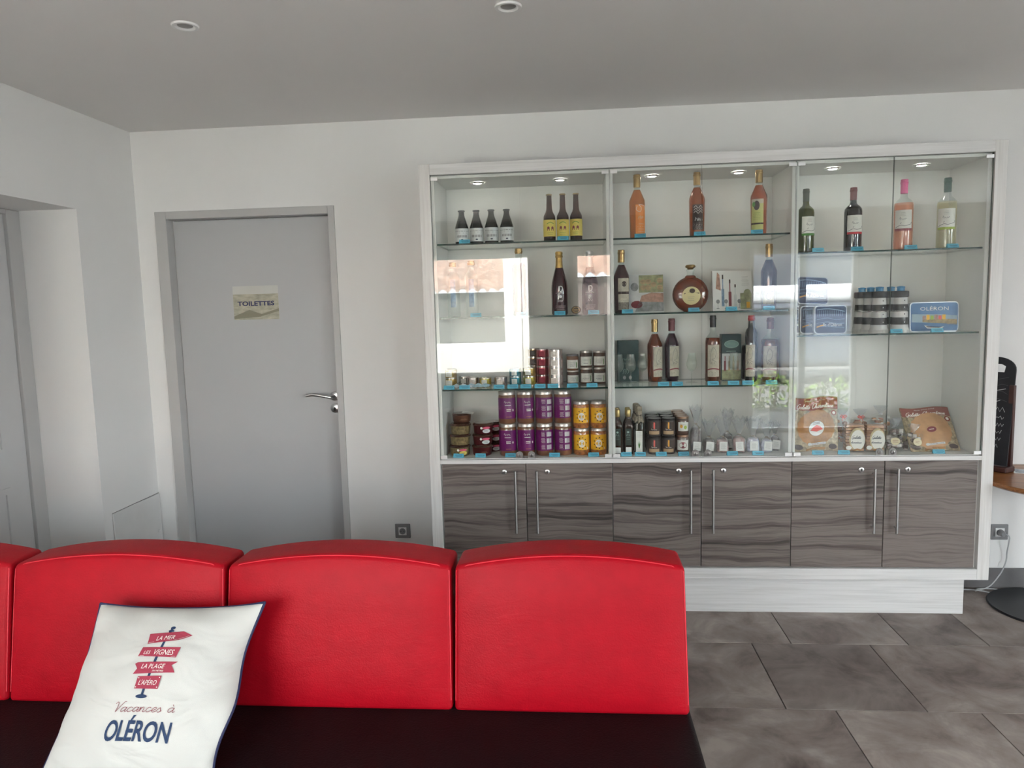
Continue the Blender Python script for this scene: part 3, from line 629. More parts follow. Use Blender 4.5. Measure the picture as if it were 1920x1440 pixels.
def label_art(kind, r, h, a0):
    """returns the label part's mesh builder; v measured from the bottle's base"""
    b = MB(); d = Decal(b, cylmap(r + .0006, a0))
    if kind == 'beer_white':
        w = r * 2.2; d.grid(-w, .07 * h, w, .46 * h, silverl, 0, 16); d.grid(-w * .5, .37 * h, w * .5, .385 * h, greyink, 1, 6)
        d.lines(-w * .45, w * .45, .30 * h, .36 * h, 2, greyink, 1, .0012, 3)
        for q in range(-3, 4): d.grid(q * .0075 - .002, .19 * h, q * .0075 + .0025, .26 * h, greyink, 1, 2)
        d.disc(0, .125 * h, .006, .0035, ink_m, 1, 12)
    elif kind == 'beer_yellow':
        w = r * 2.0; d.grid(-w, .10 * h, w, .45 * h, yellowl, 0, 16); d.stroke([(-.017 + .034 * k / 10, .36 * h + .008 * math.sin(PI * k / 10)) for k in range(11)], .003, greenink, 1)
        for q in (-.010, .010): d.disc(q, .28 * h, .006, .007, maroon_ink, 1, 10); d.grid(q - .006, .22 * h, q - .003, .27 * h, maroon_ink, 1); d.grid(q + .003, .22 * h, q + .006, .27 * h, maroon_ink, 1)
        d.lines(-.018, .018, .12 * h, .19 * h, 2, greenink, 1, .0015, 5)
    elif kind == 'orange_art':
        w = r * .75; d.grid(-w, .01 * h, w, .52 * h, orangel, 0, 8)
        d.stroke(smoothline([(-.02, .50 * h), (-.024, .44 * h), (-.006, .41 * h), (.0, .47 * h), (-.012, .52 * h), (.018, .50 * h), (.02, .44 * h)]), .0022, cream_ink, 1)
        d.scrawl(-.014, .014, .30 * h, .014, cream_ink, 1, .0022, 3, 2); d.lines(-w * .7, w * .8, .04 * h, .24 * h, 5, cream_ink, 1, .0012, 2)
    elif kind == 'dark_art':
        w = r * .72; d.grid(-w, .10 * h, w, .49 * h, darkl, 0, 8)
        for k, q in enumerate((.44, .40, .36)): d.stroke(smoothline([(-.02, q * h), (-.01, (q + .03) * h), (.0, (q - .01) * h), (.012, (q + .03) * h), (.02, q * h)]), .002, cream_ink, 1)
        d.scrawl(-.014, .014, .24 * h, .014, white_ink, 1, .0026, 5, 2); d.lines(-w * .8, w * .8, .11 * h, .21 * h, 5, cream_ink, 1, .001, 4)
    elif kind == 'chartreuse':
        w = r * .78; d.grid(-w, .07 * h, w, .54 * h, chart, 0, 8); d.grid(-w, .47 * h, w, .54 * h, beige_l, 1, 6); d.disc(-.002, .44 * h, .014, .022, darkl, 2, 14); d.disc(-.016, .46 * h, .008, .012, greenink, 2, 10)
        d.lines(-w * .7, w * .7, .22 * h, .34 * h, 5, greenink, 1, .0009, 6); d.grid(-w, .15 * h, w, .175 * h, darkl, 1, 6)
    elif kind == 'cognac_long':
        w = r * .80; d.grid(-w, .08 * h, w, .56 * h, beige_l, 0, 8)
        d.stroke(smoothline([(-.012, .28 * h), (-.016, .38 * h), (-.004, .52 * h), (.012, .46 * h), (.006, .36 * h), (-.008, .34 * h), (.016, .30 * h)]), .0018, greyink, 1); d.scrawl(-.013, .012, .27 * h, .010, ink_m, 1, .0016, 4, 1)
        d.stroke([(-w + 2 * w * k / 8, .185 * h + .006 * math.sin(PI * k / 8)) for k in range(9)], .006, maroon_ink if True else ink_m, 1); d.lines(-w * .8, w * .8, .09 * h, .155 * h, 3, greyink, 1, .0012, 7)
    elif kind == 'bottle_photo':
        w = r * .8; d.grid(-w, .05 * h, w, .55 * h, beige_l, 0, 8); d.disc(0, .46 * h, .012, .014, darkl, 1, 12); d.grid(-w, .30 * h, w, .34 * h, darkl, 1, 6); d.grid(-w, .05 * h, w, .17 * h, mat('grey_vine_print', (.18, .16, .13), .6, var=.4, vscale=120), 1, 6); d.lines(-w * .7, w * .7, .19 * h, .28 * h, 4, greyink, 1, .001, 9)
    elif kind == 'small_beige':
        w = r * .72; d.grid(-w, .08 * h, w, .32 * h, beige_l, 0, 8); d.grid(-w * .85, .27 * h, w * .85, .275 * h, greyink, 1, 6); d.disc(0, .20 * h, .013, .016, greyink, 1, 14); d.disc(0, .20 * h, .011, .014, beige_l, 2, 14); d.lines(-w * .8, w * .8, .09 * h, .14 * h, 3, greyink, 1, .001, 4)
    elif kind == 'bubbles':
        d.grid(-.009, .37 * h, -.003, .45 * h, white_ink, 1); d.stroke(smoothline([(-.002, .45 * h), (.008, .44 * h), (.010, .41 * h), (.006, .37 * h), (-.002, .36 * h)]), .004, white_ink, 1); d.disc(0, .285 * h, .007, .008, white_ink, 1, 14); d.scrawl(-.012, .014, .20 * h, .009, white_ink, 1, .002, 6, 1)
        d.lines(-.026, .026, .325 * h, .355 * h, 1, white_ink, 1, .0015, 3, 8); d.lines(-.028, .028, .06 * h, .15 * h, 5, white_ink, 1, .0007, 4, 8)
    elif kind in ('wine_green', 'wine_red', 'wine_rose', 'wine_white'):
        w = r * .95; d.grid(-w, .27 * h, w, .56 * h, whitel, 0, 10); d.lines(-.012, .012, .47 * h, .53 * h, 3, greyink, 1, .0008, 8); d.scrawl(-.016, .016, .42 * h, .009, ink_m, 1, .0016, 8, 2)
        d.poly([(-w * .95, .36 * h), (-w * .2, .385 * h), (w * .5, .375 * h), (w * .95, .385 * h), (w * .95, .37 * h), (w * .3, .36 * h), (-w * .3, .365 * h)], ink_m, 1)
        d.stroke(smoothline([(-w * .95, .31 * h), (-w * .3, .345 * h), (w * .2, .335 * h), (w * .9, .36 * h)]), .0025, greyink, 1)
        bandm = {'wine_green': greenink, 'wine_red': caps['red'], 'wine_rose': maroon_ink, 'wine_white': limeink}[kind]
        d.grid(-w, .265 * h, w, .30 * h, bandm, 1, 10)
    return b
def bottle(name, label, cat, x, y, z, r, h, shape, glass, cap, art, avis=0.0, group=None, fillcol=None):
    o = empty(name, (x, y, z), label=label, cat=cat, group=group)
    prof, fill, (c0, c1) = PROF[shape]
    pr = []; mm = []
    for i, (a, q) in enumerate(prof):
        pr.append((a * r, q * h))
        if i: mm.append(G['darke'] if q > fill + .001 and glass == 'dark' else G['ambere'] if q > fill + .001 and glass == 'amber' else G['clearb'] if q > fill + .001 and glass not in ('olive', 'redw') else G[glass])
    b = MB(); b.lathe(pr, 28, None, mats=mm); b.build('body', o, True)
    nr = prof[-1][0] * r
    b = MB(); k = 1.09
    if shape == 'champagne': b.lathe([(.50 * r, .72 * h), (.43 * r, .80 * h), (.40 * r, .90 * h), (.47 * r, .905 * h), (.47 * r, .93 * h), (.41 * r, .945 * h), (.46 * r, .96 * h), (.46 * r, .985 * h), (.36 * r, 1.0 * h)], 20, caps[cap])
    elif shape in ('longneck', 'steinie'): b.lathe([(nr * 1.0, c0 * h), (nr * 1.25, c0 * h + .0015), (nr * 1.15, h - .001), (nr * .9, h)], 20, caps[cap])
    else: b.lathe([(nr * k, c0 * h), (nr * k, h * .935), (nr * 1.2, h * .94), (nr * 1.2, h * .96), (nr * k, h * .965), (nr * k, h * .995), (nr * .9, h)], 20, caps[cap])
    b.build({'longneck': 'crown_cap', 'steinie': 'crown_cap', 'champagne': 'foil'}.get(shape, 'capsule'), o, True)
    if art:
        rl = r * (.985 if shape == 'cognac' else 1.0)
        label_art(art, rl, h, avis - math.atan2(x, y)).build('label', o, True)
    if shape == 'steinie' : pass
    return o
YF = 3.612
# shelf 1 left
for i, xx in enumerate((-.5365, -.4642, -.3895, -.3143)):
    bottle('beer_bottle', ('leftmost', 'second from left', 'third from left', 'rightmost')[i] + ' of the four squat dark beer bottles with silver labels', 'bottle', xx, YF + (.0, .004, .0, .006)[i], 1.854, .0335, .165, 'steinie', 'dark', 'dgrey', 'beer_white', 0, 'squat dark beer bottles')
for i, xx in enumerate((-.1035, -.0385, .0262)):
    bottle('beer_bottle', ('left', 'middle', 'right')[i] + ' one of the three long-necked brown beer bottles with yellow labels', 'bottle', xx, YF, 1.854, .0295, .228, 'longneck', 'amber', 'tan', 'beer_yellow', (.15, .0, -.1)[i], 'long-necked beer bottles')
# shelf 1 middle
bottle('liqueur_bottle', 'pale orange liqueur bottle with orange label, left on the top middle shelf', 'bottle', .3205, YF, 1.854, .038, .303, 'cognac', 'orange', 'gold', 'orange_art', .55)
bottle('liqueur_bottle', 'copper liqueur bottle with dark scribbled label, centre of the top middle shelf', 'bottle', .6045, YF, 1.854, .0378, .303, 'cognac', 'orange2', 'gold', 'dark_art', .15)
bottle('liqueur_bottle', 'reddish amber liqueur bottle with yellow-green label, right on the top middle shelf', 'bottle', .8945, YF, 1.854, .039, .303, 'cognac', 'orange3', 'gold', 'chartreuse', -.2)
# shelf 1 right
bottle('wine_bottle', 'olive green wine bottle with white label, far left of the four wines', 'bottle', 1.113, YF, 1.760, .0385, .300, 'bordeaux', 'olive', 'greygreen', 'wine_green', .5)
bottle('wine_bottle', 'black-looking red wine bottle with burgundy capsule and red-edged label', 'bottle', 1.330, YF, 1.760, .040, .298, 'bordeaux', 'redw', 'wine', 'wine_red', .3)
bottle('wine_bottle', 'rosé wine bottle with bright pink capsule on the top right shelf', 'bottle', 1.5585, YF, 1.760, .0415, .326, 'bordeaux', 'rose', 'pink', 'wine_rose', 0)
bottle('wine_bottle', 'pale white wine bottle with dark green capsule, rightmost in the cabinets', 'bottle', 1.753, YF, 1.760, .0415, .326, 'bordeaux', 'white', 'green', 'wine_white', 0)
# shelf 2 left
Y2 = 3.70
def faint(x, r, h, label, glass, capc):
    o = bottle('spirit_bottle', label, 'bottle', x, Y2, 1.496, r, h, 'slim', glass, capc, None); return o
bl_m = mat('steel_blue_label', (.22, .32, .45), .4, var=.3, vscale=50)
for (xx, hh, lb) in ((-.603, .277, 'clear glass bottle with gold cap, leftmost on the second left shelf'), (-.509, .283, 'clear glass bottle with gold cap and blue tag at its foot, second shelf')):
    o = faint(xx, .033, hh, lb, 'clearb', 'gold'); b = MB(); Decal(b, cylmap(.0337, .16)).grid(-.016, .05, .010, .19, bl_m, 0, 6); b.build('label', o, True)
G['pinkred'] = glassmat('pink_red_liqueur', (.7, .3, .28), .6, (.34, .10, .09))
o = faint(-.265, .034, .337, 'tall pinkish red liqueur bottle with gold cap behind the left glass door joint', 'pinkred', 'gold')
bottle('sparkling_wine_bottle', 'dark sparkling wine bottle with gold foil and white lettering', 'bottle', -.062, Y2, 1.496, .041, .315, 'champagne', 'ruby', 'foil', 'bubbles', .1)
bottle('sparkling_wine_bottle', 'black sparkling wine bottle with silver foil top and white lettering', 'bottle', .0915, Y2, 1.496, .042, .314, 'champagne', 'plum', 'silver', 'bubbles', .0)
o = empty('medallion', (.019, 3.66, 1.496), label='small brown oval medallion standing between the two sparkling wine bottles', cat='ornament')
b = MB(); b.lathe([(0, 0), (.018, .001), (.0245, .004), (.0245, .007), (0, .007)], 24, mat('bronze_brown', (.07, .05, .035), .4, .3), sy=.82); b.build('disc', o, True, loc=(0, 0, .0205), rot=(R(82), 0, 0))
b = MB(); b.tube([(.017 * math.cos(k * PI / 8), .013 * math.sin(k * PI / 8), 0) for k in range(16)], .0012, gold_m, 6, True); b.tube([(-.014, 0, 0), (.014, 0, 0)], .0014, gold_m, 6); b.build('relief', o, True, loc=(0, -.0085, .022), rot=(R(82), 0, 0))
# shelf 2 middle
bottle('cognac_bottle', 'dark red aperitif bottle with gold capsule at the left of the second middle shelf', 'bottle', .247, 3.68, 1.496, .0385, .312, 'cognac', 'ruby', 'gold', 'bottle_photo', .35)
bottle('cognac_bottle', 'deep purple aperitif bottle with short beige label, right of the second middle shelf', 'bottle', .955, 3.65, 1.496, .038, .316, 'cognac', 'plum', 'gold', 'cognac_long' if False else 'small_beige', 0)
# photo card of cellar
def bookstand(name, label, cat, x, y, z, rz, w, h, fn, lean=.14, t=.004):
    o = empty(name, (x, y, z), rz, label=label, cat=cat)
    sh = lambda u, v, off: (u, -off + math.sin(lean) * v, v * math.cos(lean))
    b = MB(); q = [sh(-w, 0, 0), sh(w, 0, 0), sh(w, h, 0), sh(-w, h, 0), sh(-w, 0, -t), sh(w, 0, -t), sh(w, h, -t), sh(-w, h, -t)]
    b.add(q, [(0, 1, 2, 3), (7, 6, 5, 4), (0, 4, 5, 1), (3, 2, 6, 7), (1, 5, 6, 2), (0, 3, 7, 4)], paper_m); b.build('pages', o)
    b = MB(); fn(Decal(b, sh)); b.build('printed_picture', o)
    b = MB(); b.add([sh(-w * .2, .5 * h, -t), sh(w * .2, .5 * h, -t), (w * .2, .055 + h * .1, 0), (-w * .2, .055 + h * .1, 0)], [(0, 1, 2, 3), (3, 2, 1, 0)], paper_m); b.build('strut', o)
    return o
barrel = mat('barrel_brown_print', (.42, .30, .17), .5, var=.3, vscale=40); vine = mat('olive_vine_print', (.30, .31, .17), .5, var=.4, vscale=40); rooft = mat('terracotta_print', (.42, .24, .18), .5, var=.35, vscale=60); greyp = mat('grey_street_print', (.24, .25, .25), .5, var=.4, vscale=45); skyp = mat('pale_print', (.58, .60, .60), .5, var=.1, vscale=30)
def cellar(d):
    w, h = .091, .193; d.grid(-w, 0, w, h, skyp); d.grid(-w * .25 - .01, h * .52, w * .98, h * .98, vine, 1)
    for (u, v) in ((-.012, .125), (.014, .125), (.014, .155), (-.012, .155), (.040, .14), (.072, .125), (.072, .160)): d.disc(u, v, .0145, .0135, barrel, 2, 14); d.stroke([(u - .012, v + .004), (u + .012, v + .004)], .001, darkl, 3)
    d.poly([(-.03, .055), (w * .98, .05), (w * .98, .095), (.03, .10), (-.02, .085)], rooft, 2); d.poly([(-w * .6, .004), (w * .98, .004), (w * .98, .05), (-.03, .055)], greyp, 1); d.disc(-.055, .13, .02, .022, greyp, 1, 12); d.disc(-.045, .04, .03, .02, maroon_ink, 1, 10)
bookstand('photo_card', 'folded picture card of barrels and rooftops leaning behind the dark red bottle', 'card', .372, 3.735, 1.496, 0, .091, .193, cellar)
def brochure(d):
    w, h = .098, .200; d.grid(-w, 0, w, h, paper_m); d.grid(-w, 0, -w + .002, h, darkl, 1); d.poly([(-.08, h * .55), (-.072, h * .97), (-.06, h * .9), (-.055, h * .5)], rooft, 1)
    for (u, c, hh) in ((-.045, bl_m, .18), (-.01, maroon_ink, .155), (.016, skyp, .13)):
        d.grid(u - .007, .02, u + .007, hh * .6, c, 1); d.grid(u - .0025, hh * .6, u + .0025, hh * .92, c, 1); d.grid(u - .0035, hh * .88, u + .0035, hh, darkl, 2)
    for u in (-.07, -.03, .035): d.disc(u, .045, .009, .011, greyp, 1, 12); d.grid(u - .001, .01, u + .001, .04, greyp, 1); d.disc(u, .01, .008, .002, greyp, 1, 10)
    d.grid(.04, .004, w - .002, .085, vine, 1); d.disc(.075, .085, .018, .02, vine, 1, 12); d.grid(.07, .01, w - .01, .04, yolk, 2); d.lines(.045, .085, .12, .17, 8, greyink, 1, .0008, 5)
bookstand('brochure', 'open white brochure showing bottles, glasses and vines beside the round decanter', 'brochure', .803, 3.745, 1.496, 0, .098, .200, brochure)
# decanter
o = empty('decanter_bottle', (.588, 3.70, 1.496), label='flat round cognac decanter with gold stopper and round yellow label', cat='bottle')
b = MB(); RR = .089
pr = [(.045, 0)] + [(RR * math.cos(a), .083 + RR * .99 * math.sin(a)) for a in [R(-68 + 10 * k) for k in range(15)]]
pr = [q for q in pr if q[1] >= 0]; b.lathe(pr + [(.026, .172), (.019, .178)], 36, G['brown'], sy=.36); b.build('body', o, True)
b = MB(); b.lathe([(.020, .174), (.0175, .18), (.0175, .196), (.021, .2), (.021, .206), (.014, .21)], 20, G['clearb']); b.build('neck', o, True)
b = MB(); b.lathe([(.013, .206), (.016, .212), (.0245, .217), (.0255, .223), (.020, .229), (0, .231)], 24, goldcap); b.build('stopper', o, True)
b = MB(); dm = lambda u, v, off: (u, -(math.sqrt(max(0, 1 - (u * u + v * v) / RR / RR)) * RR * .36) - .0008 - off, .083 + v)
d = Decal(b, dm); d.disc(.0, -.006, .045, .045, mat('pale_yellow_label', (.66, .57, .30), .5), 0, 28, 4); d.disc(.004, .018, .014, .012, darkl, 1, 14, 1); d.poly([(-.036, .006), (-.01, .012), (.02, .008), (.04, .008), (.038, .003), (-.036, .002)], darkl, 1); d.lines(-.022, .022, -.034, -.008, 3, greyink, 1, .0014, 5, 6); b.build('label', o, True)
# shelf 3 middle
boxg = mat('dark_green_carton', (.012, .045, .045), .5, var=.15); 
def carton(label, x, y, w, d_, h, fn):
    o = empty('gift_box', (x, y, 1.140), label=label, cat='box'); MB().box(-w, w, -d_, d_, 0, h, boxg).build('carton', o, bev=.0015)
    b = MB(); fn(Decal(b, flatmap(-d_))); b.build('print', o); return o
mint = mat('pale_mint_print', (.32, .45, .40), .5)
def gb1(d):
    d.scrawl(-.03, .015, .110, .010, mint, 1, .0016, 3, 3); d.scrawl(-.03, .02, .090, .008, mint, 1, .0016, 4, 2)
    for q in range(3): d.stroke(smoothline([(-.04 + q * .012, .05), (-.03 + q * .012, .065), (-.022 + q * .012, .05), (-.03 + q * .012, .04)]), .0015, mint, 1)
    for q in range(2): d.disc(-.02 + q * .03, .02, .008, .01, greyp, 1, 12)
carton('plain dark teal gift box standing behind the three tasting glasses', .285, 3.815, .054, .03, .212, gb1)
def gb2(d):
    d.disc(0, .185, .036, .020, mint, 0, 28); d.disc(0, .185, .033, .017, mat('sage_print', (.18, .30, .27), .5), 1, 28); d.scrawl(-.022, .022, .182, .007, mint, 2, .0014, 7, 2); d.lines(-.028, .028, .143, .155, 1, mint, 1, .003, 3)
    d.grid(-.047, .004, .047, .138, skyp, 0); d.grid(-.047, .004, .047, .055, vine, 1)
    for k, c in enumerate((maroon_ink, barrel, barrel, rooft)): u = -.032 + k * .021; d.grid(u - .005, .05, u + .005, .10, c, 2); d.grid(u - .002, .10, u + .002, .125, c, 2)
carton('dark green presentation box with oval emblem and bottle picture, lower middle shelf', .800, 3.775, .048, .03, .235, gb2)
def glass(x, y, label):
    o = empty('tasting_glass', (x, y, 1.140), label=label, cat='glass', group='tulip tasting glasses')
    b = MB(); b.lathe([(0, .056), (.012, .058), (.021, .068), (.0265, .084), (.0255, .103), (.020, .125), (.0185, .147), (.0175, .147), (.019, .125), (.0245, .103), (.0255, .085), (.020, .07), (0, .060)], 24, G['jar'], cap=False); b.build('bowl', o, True)
    b = MB(); b.lathe([(.0035, .004), (.003, .03), (.0035, .05), (.007, .058)], 12, G['jar']); b.build('stem', o, True)
    b = MB(); b.lathe([(0, 0), (.029, 0), (.030, .0015), (.010, .004), (.0035, .006)], 24, G['jar']); b.build('foot', o, True)
for xx, yy, lb in ((.231, 3.705, 'leftmost empty tulip tasting glass in front of the teal box'), (.2905, 3.695, 'middle of the three empty tulip glasses before the teal box'), (.352, 3.735, 'empty tulip tasting glass beside the orange-brown cognac bottle'), (.5946, 3.70, 'single empty tulip glass standing alone mid shelf')): glass(xx, yy, lb)
glass(.800, 3.69, 'empty tulip glass in front of the oval-emblem green box')
bottle('cognac_bottle', 'orange-brown cognac bottle with gold capsule, left of the joined pair', 'bottle', .420, 3.776, 1.140, .0385, .319, 'cognac', 'brown', 'gold', 'cognac_long', .62)
bottle('cognac_bottle', 'near-black liqueur bottle with burgundy capsule and beige label', 'bottle', .507, 3.788, 1.140, .038, .321, 'cognac', 'plum', 'burgundy', 'cognac_long', .55)
bottle('cognac_bottle', 'round-shouldered amber cognac bottle with black cap beside the emblem box', 'bottle', .7027, 3.72, 1.140, .038, .333, 'round', 'brown', 'black', 'cognac_long', .1)
bottle('cognac_bottle', 'slim black liqueur bottle with bright red screw cap', 'bottle', .884, 3.69, 1.140, .0295, .329, 'slim', 'redw', 'red', 'cognac_long', -.15)
bottle('cognac_bottle', 'dark round-shouldered bottle half hidden behind the red-capped bottle', 'bottle', .905, 3.81, 1.140, .040, .26, 'round', 'plum', 'black', None)
bottle('cognac_bottle', 'brown round-shouldered cognac bottle at the right end of the third shelf', 'bottle', .973, 3.68, 1.140, .043, .316, 'round', 'brown', 'burgundy', 'cognac_long', .0)

# ---- tins, jars
tinm = {k: mat('metallic_tin_' + k, c, .25, .75, var=.12, vscale=40) for k, c in {'gold': (.60, .40, .12), 'yellow': (.70, .55, .10), 'silver': (.62, .50, .48), 'teal': (.05, .33, .45), 'red': (.55, .12, .14), 'bronze': (.42, .26, .14), 'plain': (.60, .58, .55)}.items()}
rim_m = mat('bare_tin_rim', (.55, .52, .50), .25, .9)
def tin(x, y, z, r, h, c, label, group, dark=True):
    o = empty('food_tin', (x, y, z), label=label, cat='tin', group=group)
    b = MB(); b.lathe([(0, .001), (r * .94, .001), (r * .985, .003), (r * .985, h - .003), (r * .95, h - .002), (0, h - .002)], 28, tinm[c]); b.build('body', o, True)
    b = MB()
    for zz in (0, h - .004): b.lathe([(r * .93, zz), (r, zz + .0005), (r, zz + .0035), (r * .95, zz + .004)], 28, rim_m, cap=False)
    b.build('rim', o, True)
    b = MB(); dd = Decal(b, cylmap(r * .99, -math.atan2(x, y) - .2)); dd.grid(-r * .45, h * .2, r * .45, h * .8, {'silver': cream_ink, 'red': red_ink, 'bronze': darkl}.get(c, whitel), 0, 5); dd.lines(-r * .35, r * .35, h * .3, h * .7, 3, maroon_ink if c in ('silver', 'red') else greyink, 1, .0012, 3); b.build('label', o, True)
    return o
zt = 1.140; ord_ = ['bottom', 'second', 'third', 'top']
for k in range(2): tin(-.633, 3.68, zt + .045 * k, .036, .045, 'gold', ('lower', 'upper')[k] + ' gold tin in the pair at the far left of the tin shelf', 'pâté tins on the third left shelf')
tin(-.572, 3.77, zt, .031, .042, 'plain', 'plain silvery tin half hidden behind the crumpled leaflets', 'pâté tins on the third left shelf')
tin(-.520, 3.72, zt, .031, .042, 'silver', 'pinkish silver tin standing just behind the leaflets', 'pâté tins on the third left shelf')
tin(-.4535, 3.70, zt, .032, .042, 'yellow', 'bright yellow tin at the right end of the leaflets', 'pâté tins on the third left shelf')
tin(-.373, 3.70, zt, .034, .044, 'silver', 'rosy silver tin between the yellow tin and the teal pair', 'pâté tins on the third left shelf')
for k in range(2): tin(-.2975, 3.70, zt + .044 * k, .031, .044, 'teal', ('lower', 'upper')[k] + ' teal blue tin of the stacked pair', 'pâté tins on the third left shelf')
for k in range(2): tin(-.2255, 3.70, zt + .045 * k, .034, .045, ('yellow', 'gold')[k], ('yellow tin under the gold tin left of the tall stacks', 'gold tin on a yellow tin left of the tall stacks')[k], 'pâté tins on the third left shelf')
for k in range(4): tin(-.205, 3.815, zt + .045 * k, .032, .045, 'bronze', ord_[k] + ' bronze tin of the half-hidden stack of four at the back', 'pâté tins on the third left shelf')
for k in range(4): tin(-.157, 3.745, zt + .045 * k, .032, .045, 'red', ord_[k] + ' red tin of the tall stack of four', 'pâté tins on the third left shelf')
for k in range(4): tin(-.090, 3.70, zt + .045 * k, .038, .045, 'silver', ord_[k] + ' wide silver-pink tin of the tall stack of four', 'pâté tins on the third left shelf')
honey = mat('brown_preserve', (.10, .035, .018), .3, var=.3, vscale=30); orangej = mat('orange_bean_preserve', (.50, .16, .03), .4, var=.55, vscale=90); darkj = mat('black_preserve', (.02, .008, .008), .3); caramel = mat('caramel_sauce', (.22, .07, .02), .35, var=.2, vscale=20)
lidm = {'steel': mat('pale_metal_lid', (.55, .50, .47), .3, .8), 'black': mat('black_metal_lid', (.02, .016, .016), .3, .2), 'gold': mat('brass_lid', (.48, .36, .16), .3, .8), 'dgrey': mat('dark_grey_lid', (.12, .12, .13), .35, .5), 'copper': mat('copper_lid', (.42, .26, .18), .3, .8)}
def jar(label, group, x, y, z, r, h, content, lid, artfn, label_rot=0.0, proto=None, name='preserve_jar', cat='jar'):
    if proto: return dup(proto, (x, y, z), label_rot, label, group)
    o = empty(name, (x, y, z), label_rot, label=label, cat=cat, group=group)
    b = MB(); b.lathe([(0, .001), (r * .90, 0), (r, .006), (r, h * .84), (r * .93, h * .885), (r * .90, h * .90)], 26, content); b.build('contents', o, True)
    b = MB(); b.lathe([(0, .0), (r * .93, -.0002), (r * 1.02, .005), (r * 1.02, h * .845), (r * .95, h * .89), (r * .93, h * .93)], 26, G['jar'], cap=False); b.build('glass', o, True)
    b = MB(); b.lathe([(r * .955, h * .885), (r * .99, h * .89), (r * .99, h * .985), (r * .95, h), (r * .85, h * .995), (0, h * .99)], 26, lidm[lid], cap=False); b.build('lid', o, True)
    b = MB(); artfn(Decal(b, cylmap(r * 1.025, 0)), r, h); b.build('label', o, True)
    return o
def art_purple(d, r, h):
    d.grid(-r * 1.5, .16 * h, r * 1.5, .80 * h, purplel, 0, 14)
    d.scrawl(-.020, .014, .64 * h, .008, cream_ink, 1, .0018, 9, 2); d.lines(-.018, .018, .56 * h, .60 * h, 1, cream_ink, 1, .003, 3); d.lines(-.010, .014, .38 * h, .47 * h, 2, cream_ink, 1, .004, 4); d.lines(-.012, .016, .20 * h, .24 * h, 1, amberink, 1, .0015, 4); d.disc(.026, .42 * h, .004, .006, cream_ink, 1, 10)
def art_bar(d, r, h):
    d.grid(-r * 1.5, .16 * h, r * 1.5, .80 * h, purplel, 0, 14); q = random.Random(5)
    for zz in (.60, .40, .20):
        d.lines(-.026, -.002, (zz) * h, (zz + .15) * h, 5, cream_ink, 1, .0012, int(zz * 100))
        x_ = .004
        while x_ < .030: w_ = q.choice([.001, .002, .003]); d.grid(x_, zz * h, x_ + w_, (zz + .14) * h, white_ink, 1); x_ += w_ + q.choice([.001, .0015])
def art_yellow(d, r, h):
    d.grid(-r * 1.2, .20 * h, r * 1.2, .76 * h, yolk, 0, 12); d.disc(-.002, .44 * h, .016, .020, cream_ink, 1, 16, 1)
    for k in range(9): a = k * 2 * PI / 9; d.disc(-.002 + .023 * math.cos(a), .46 * h + .027 * math.sin(a), .0035, .003, darkl, 1, 8)
    d.lines(-.010, .008, .34 * h, .52 * h, 5, greyink, 2, .001, 4); d.grid(.026, .22 * h, .032, .30 * h, cream_ink, 1)
def art_white(d, r, h):
    d.grid(-r * 1.1, .12 * h, r * 1.1, .66 * h, whitel, 0, 10); d.lines(-.020, .014, .22 * h, .54 * h, 4, ink_m, 1, .0016, 4); d.grid(.018, .18 * h, .022, .52 * h, greenink, 1)
def art_dark(c):
    def f(d, r, h):
        d.grid(-r * 1.2, .12 * h, r * 1.2, .82 * h, darkl, 0, 10); d.grid(-.003, .44 * h, .004, .80 * h, c, 1); d.scrawl(-.015, .016, .36 * h, .005, cream_ink, 1, .0014, 9, 2); d.grid(-r * .8, .12 * h, r * .8, .31 * h, tanl, 1, 6); d.lines(-.008, -.001 - .003, .5 * h, .7 * h, 3, cream_ink, 1, .0008, 3, 1)
    return f
def art_flower(d, r, h): d.grid(-r * .8, .22 * h, r * 1.0, .70 * h, whitel, 0, 8); d.disc(-.008, .48 * h, .007, .009, amberink, 1, 12); d.disc(.012, .42 * h, .008, .010, limeink, 1, 12); d.scrawl(-.014, .016, .54 * h, .007, greyink, 2, .0012, 2, 2)
def art_maroon(d, r, h): d.grid(-r * 1.0, .18 * h, r * 1.0, .72 * h, whitel, 0, 8); d.disc(0, .45 * h, .020, .016, maroon_ink, 1, 16); d.lines(-.015, .015, .40 * h, .50 * h, 1, cream_ink, 2, .002, 3)
gx = 'soup jars with purple labels'; names_c = ['first', 'second', 'third', 'fourth']
pj = {}
for i, xx in enumerate((-.3365, -.2435, -.1500, -.0560)):
    for k in range(2):
        art = art_purple if i < 2 else art_bar; key = i < 2
        lb = '%s purple-labelled %s jar from the left, %s row' % (names_c[i], 'sauce' if i < 2 else 'barcode-side', ('lower', 'upper')[k])
        o = jar(lb, gx, xx, 3.617 + .003 * (i % 2), .7945 + .1635 * k, .0435, .163, caramel, 'steel', art, (.1, .25, .2, .1)[i] - .0 + .12 * k, pj.get(key), 'sauce_jar'); pj.setdefault(key, o)
yj = None
for i, xx in enumerate((.0350, .1205)):
    for k in range(2):
        o = jar('%s %s jar of beans with yellow label next to the purple jars' % (('lower', 'upper')[k], ('left', 'right')[i]), 'bean jars with yellow labels', xx, 3.62, .7945 + .1355 * k, .0405, .135, orangej, 'steel', art_yellow, .1 - .06 * i + .15 * k * i, yj); yj = yj or o
wj1 = None
o = jar('lower of two small cream-labelled jars beside the silver tins', 'small preserve jars with white labels', -.003, 3.72, zt, .031, .070, honey, 'steel', art_white, .1); j0 = o
jar('upper of two small cream-labelled jars beside the silver tins, dark lid', 'small preserve jars with white labels', -.003, 3.72, zt + .0705, .031, .082, caramel, 'dgrey', art_white, 0)
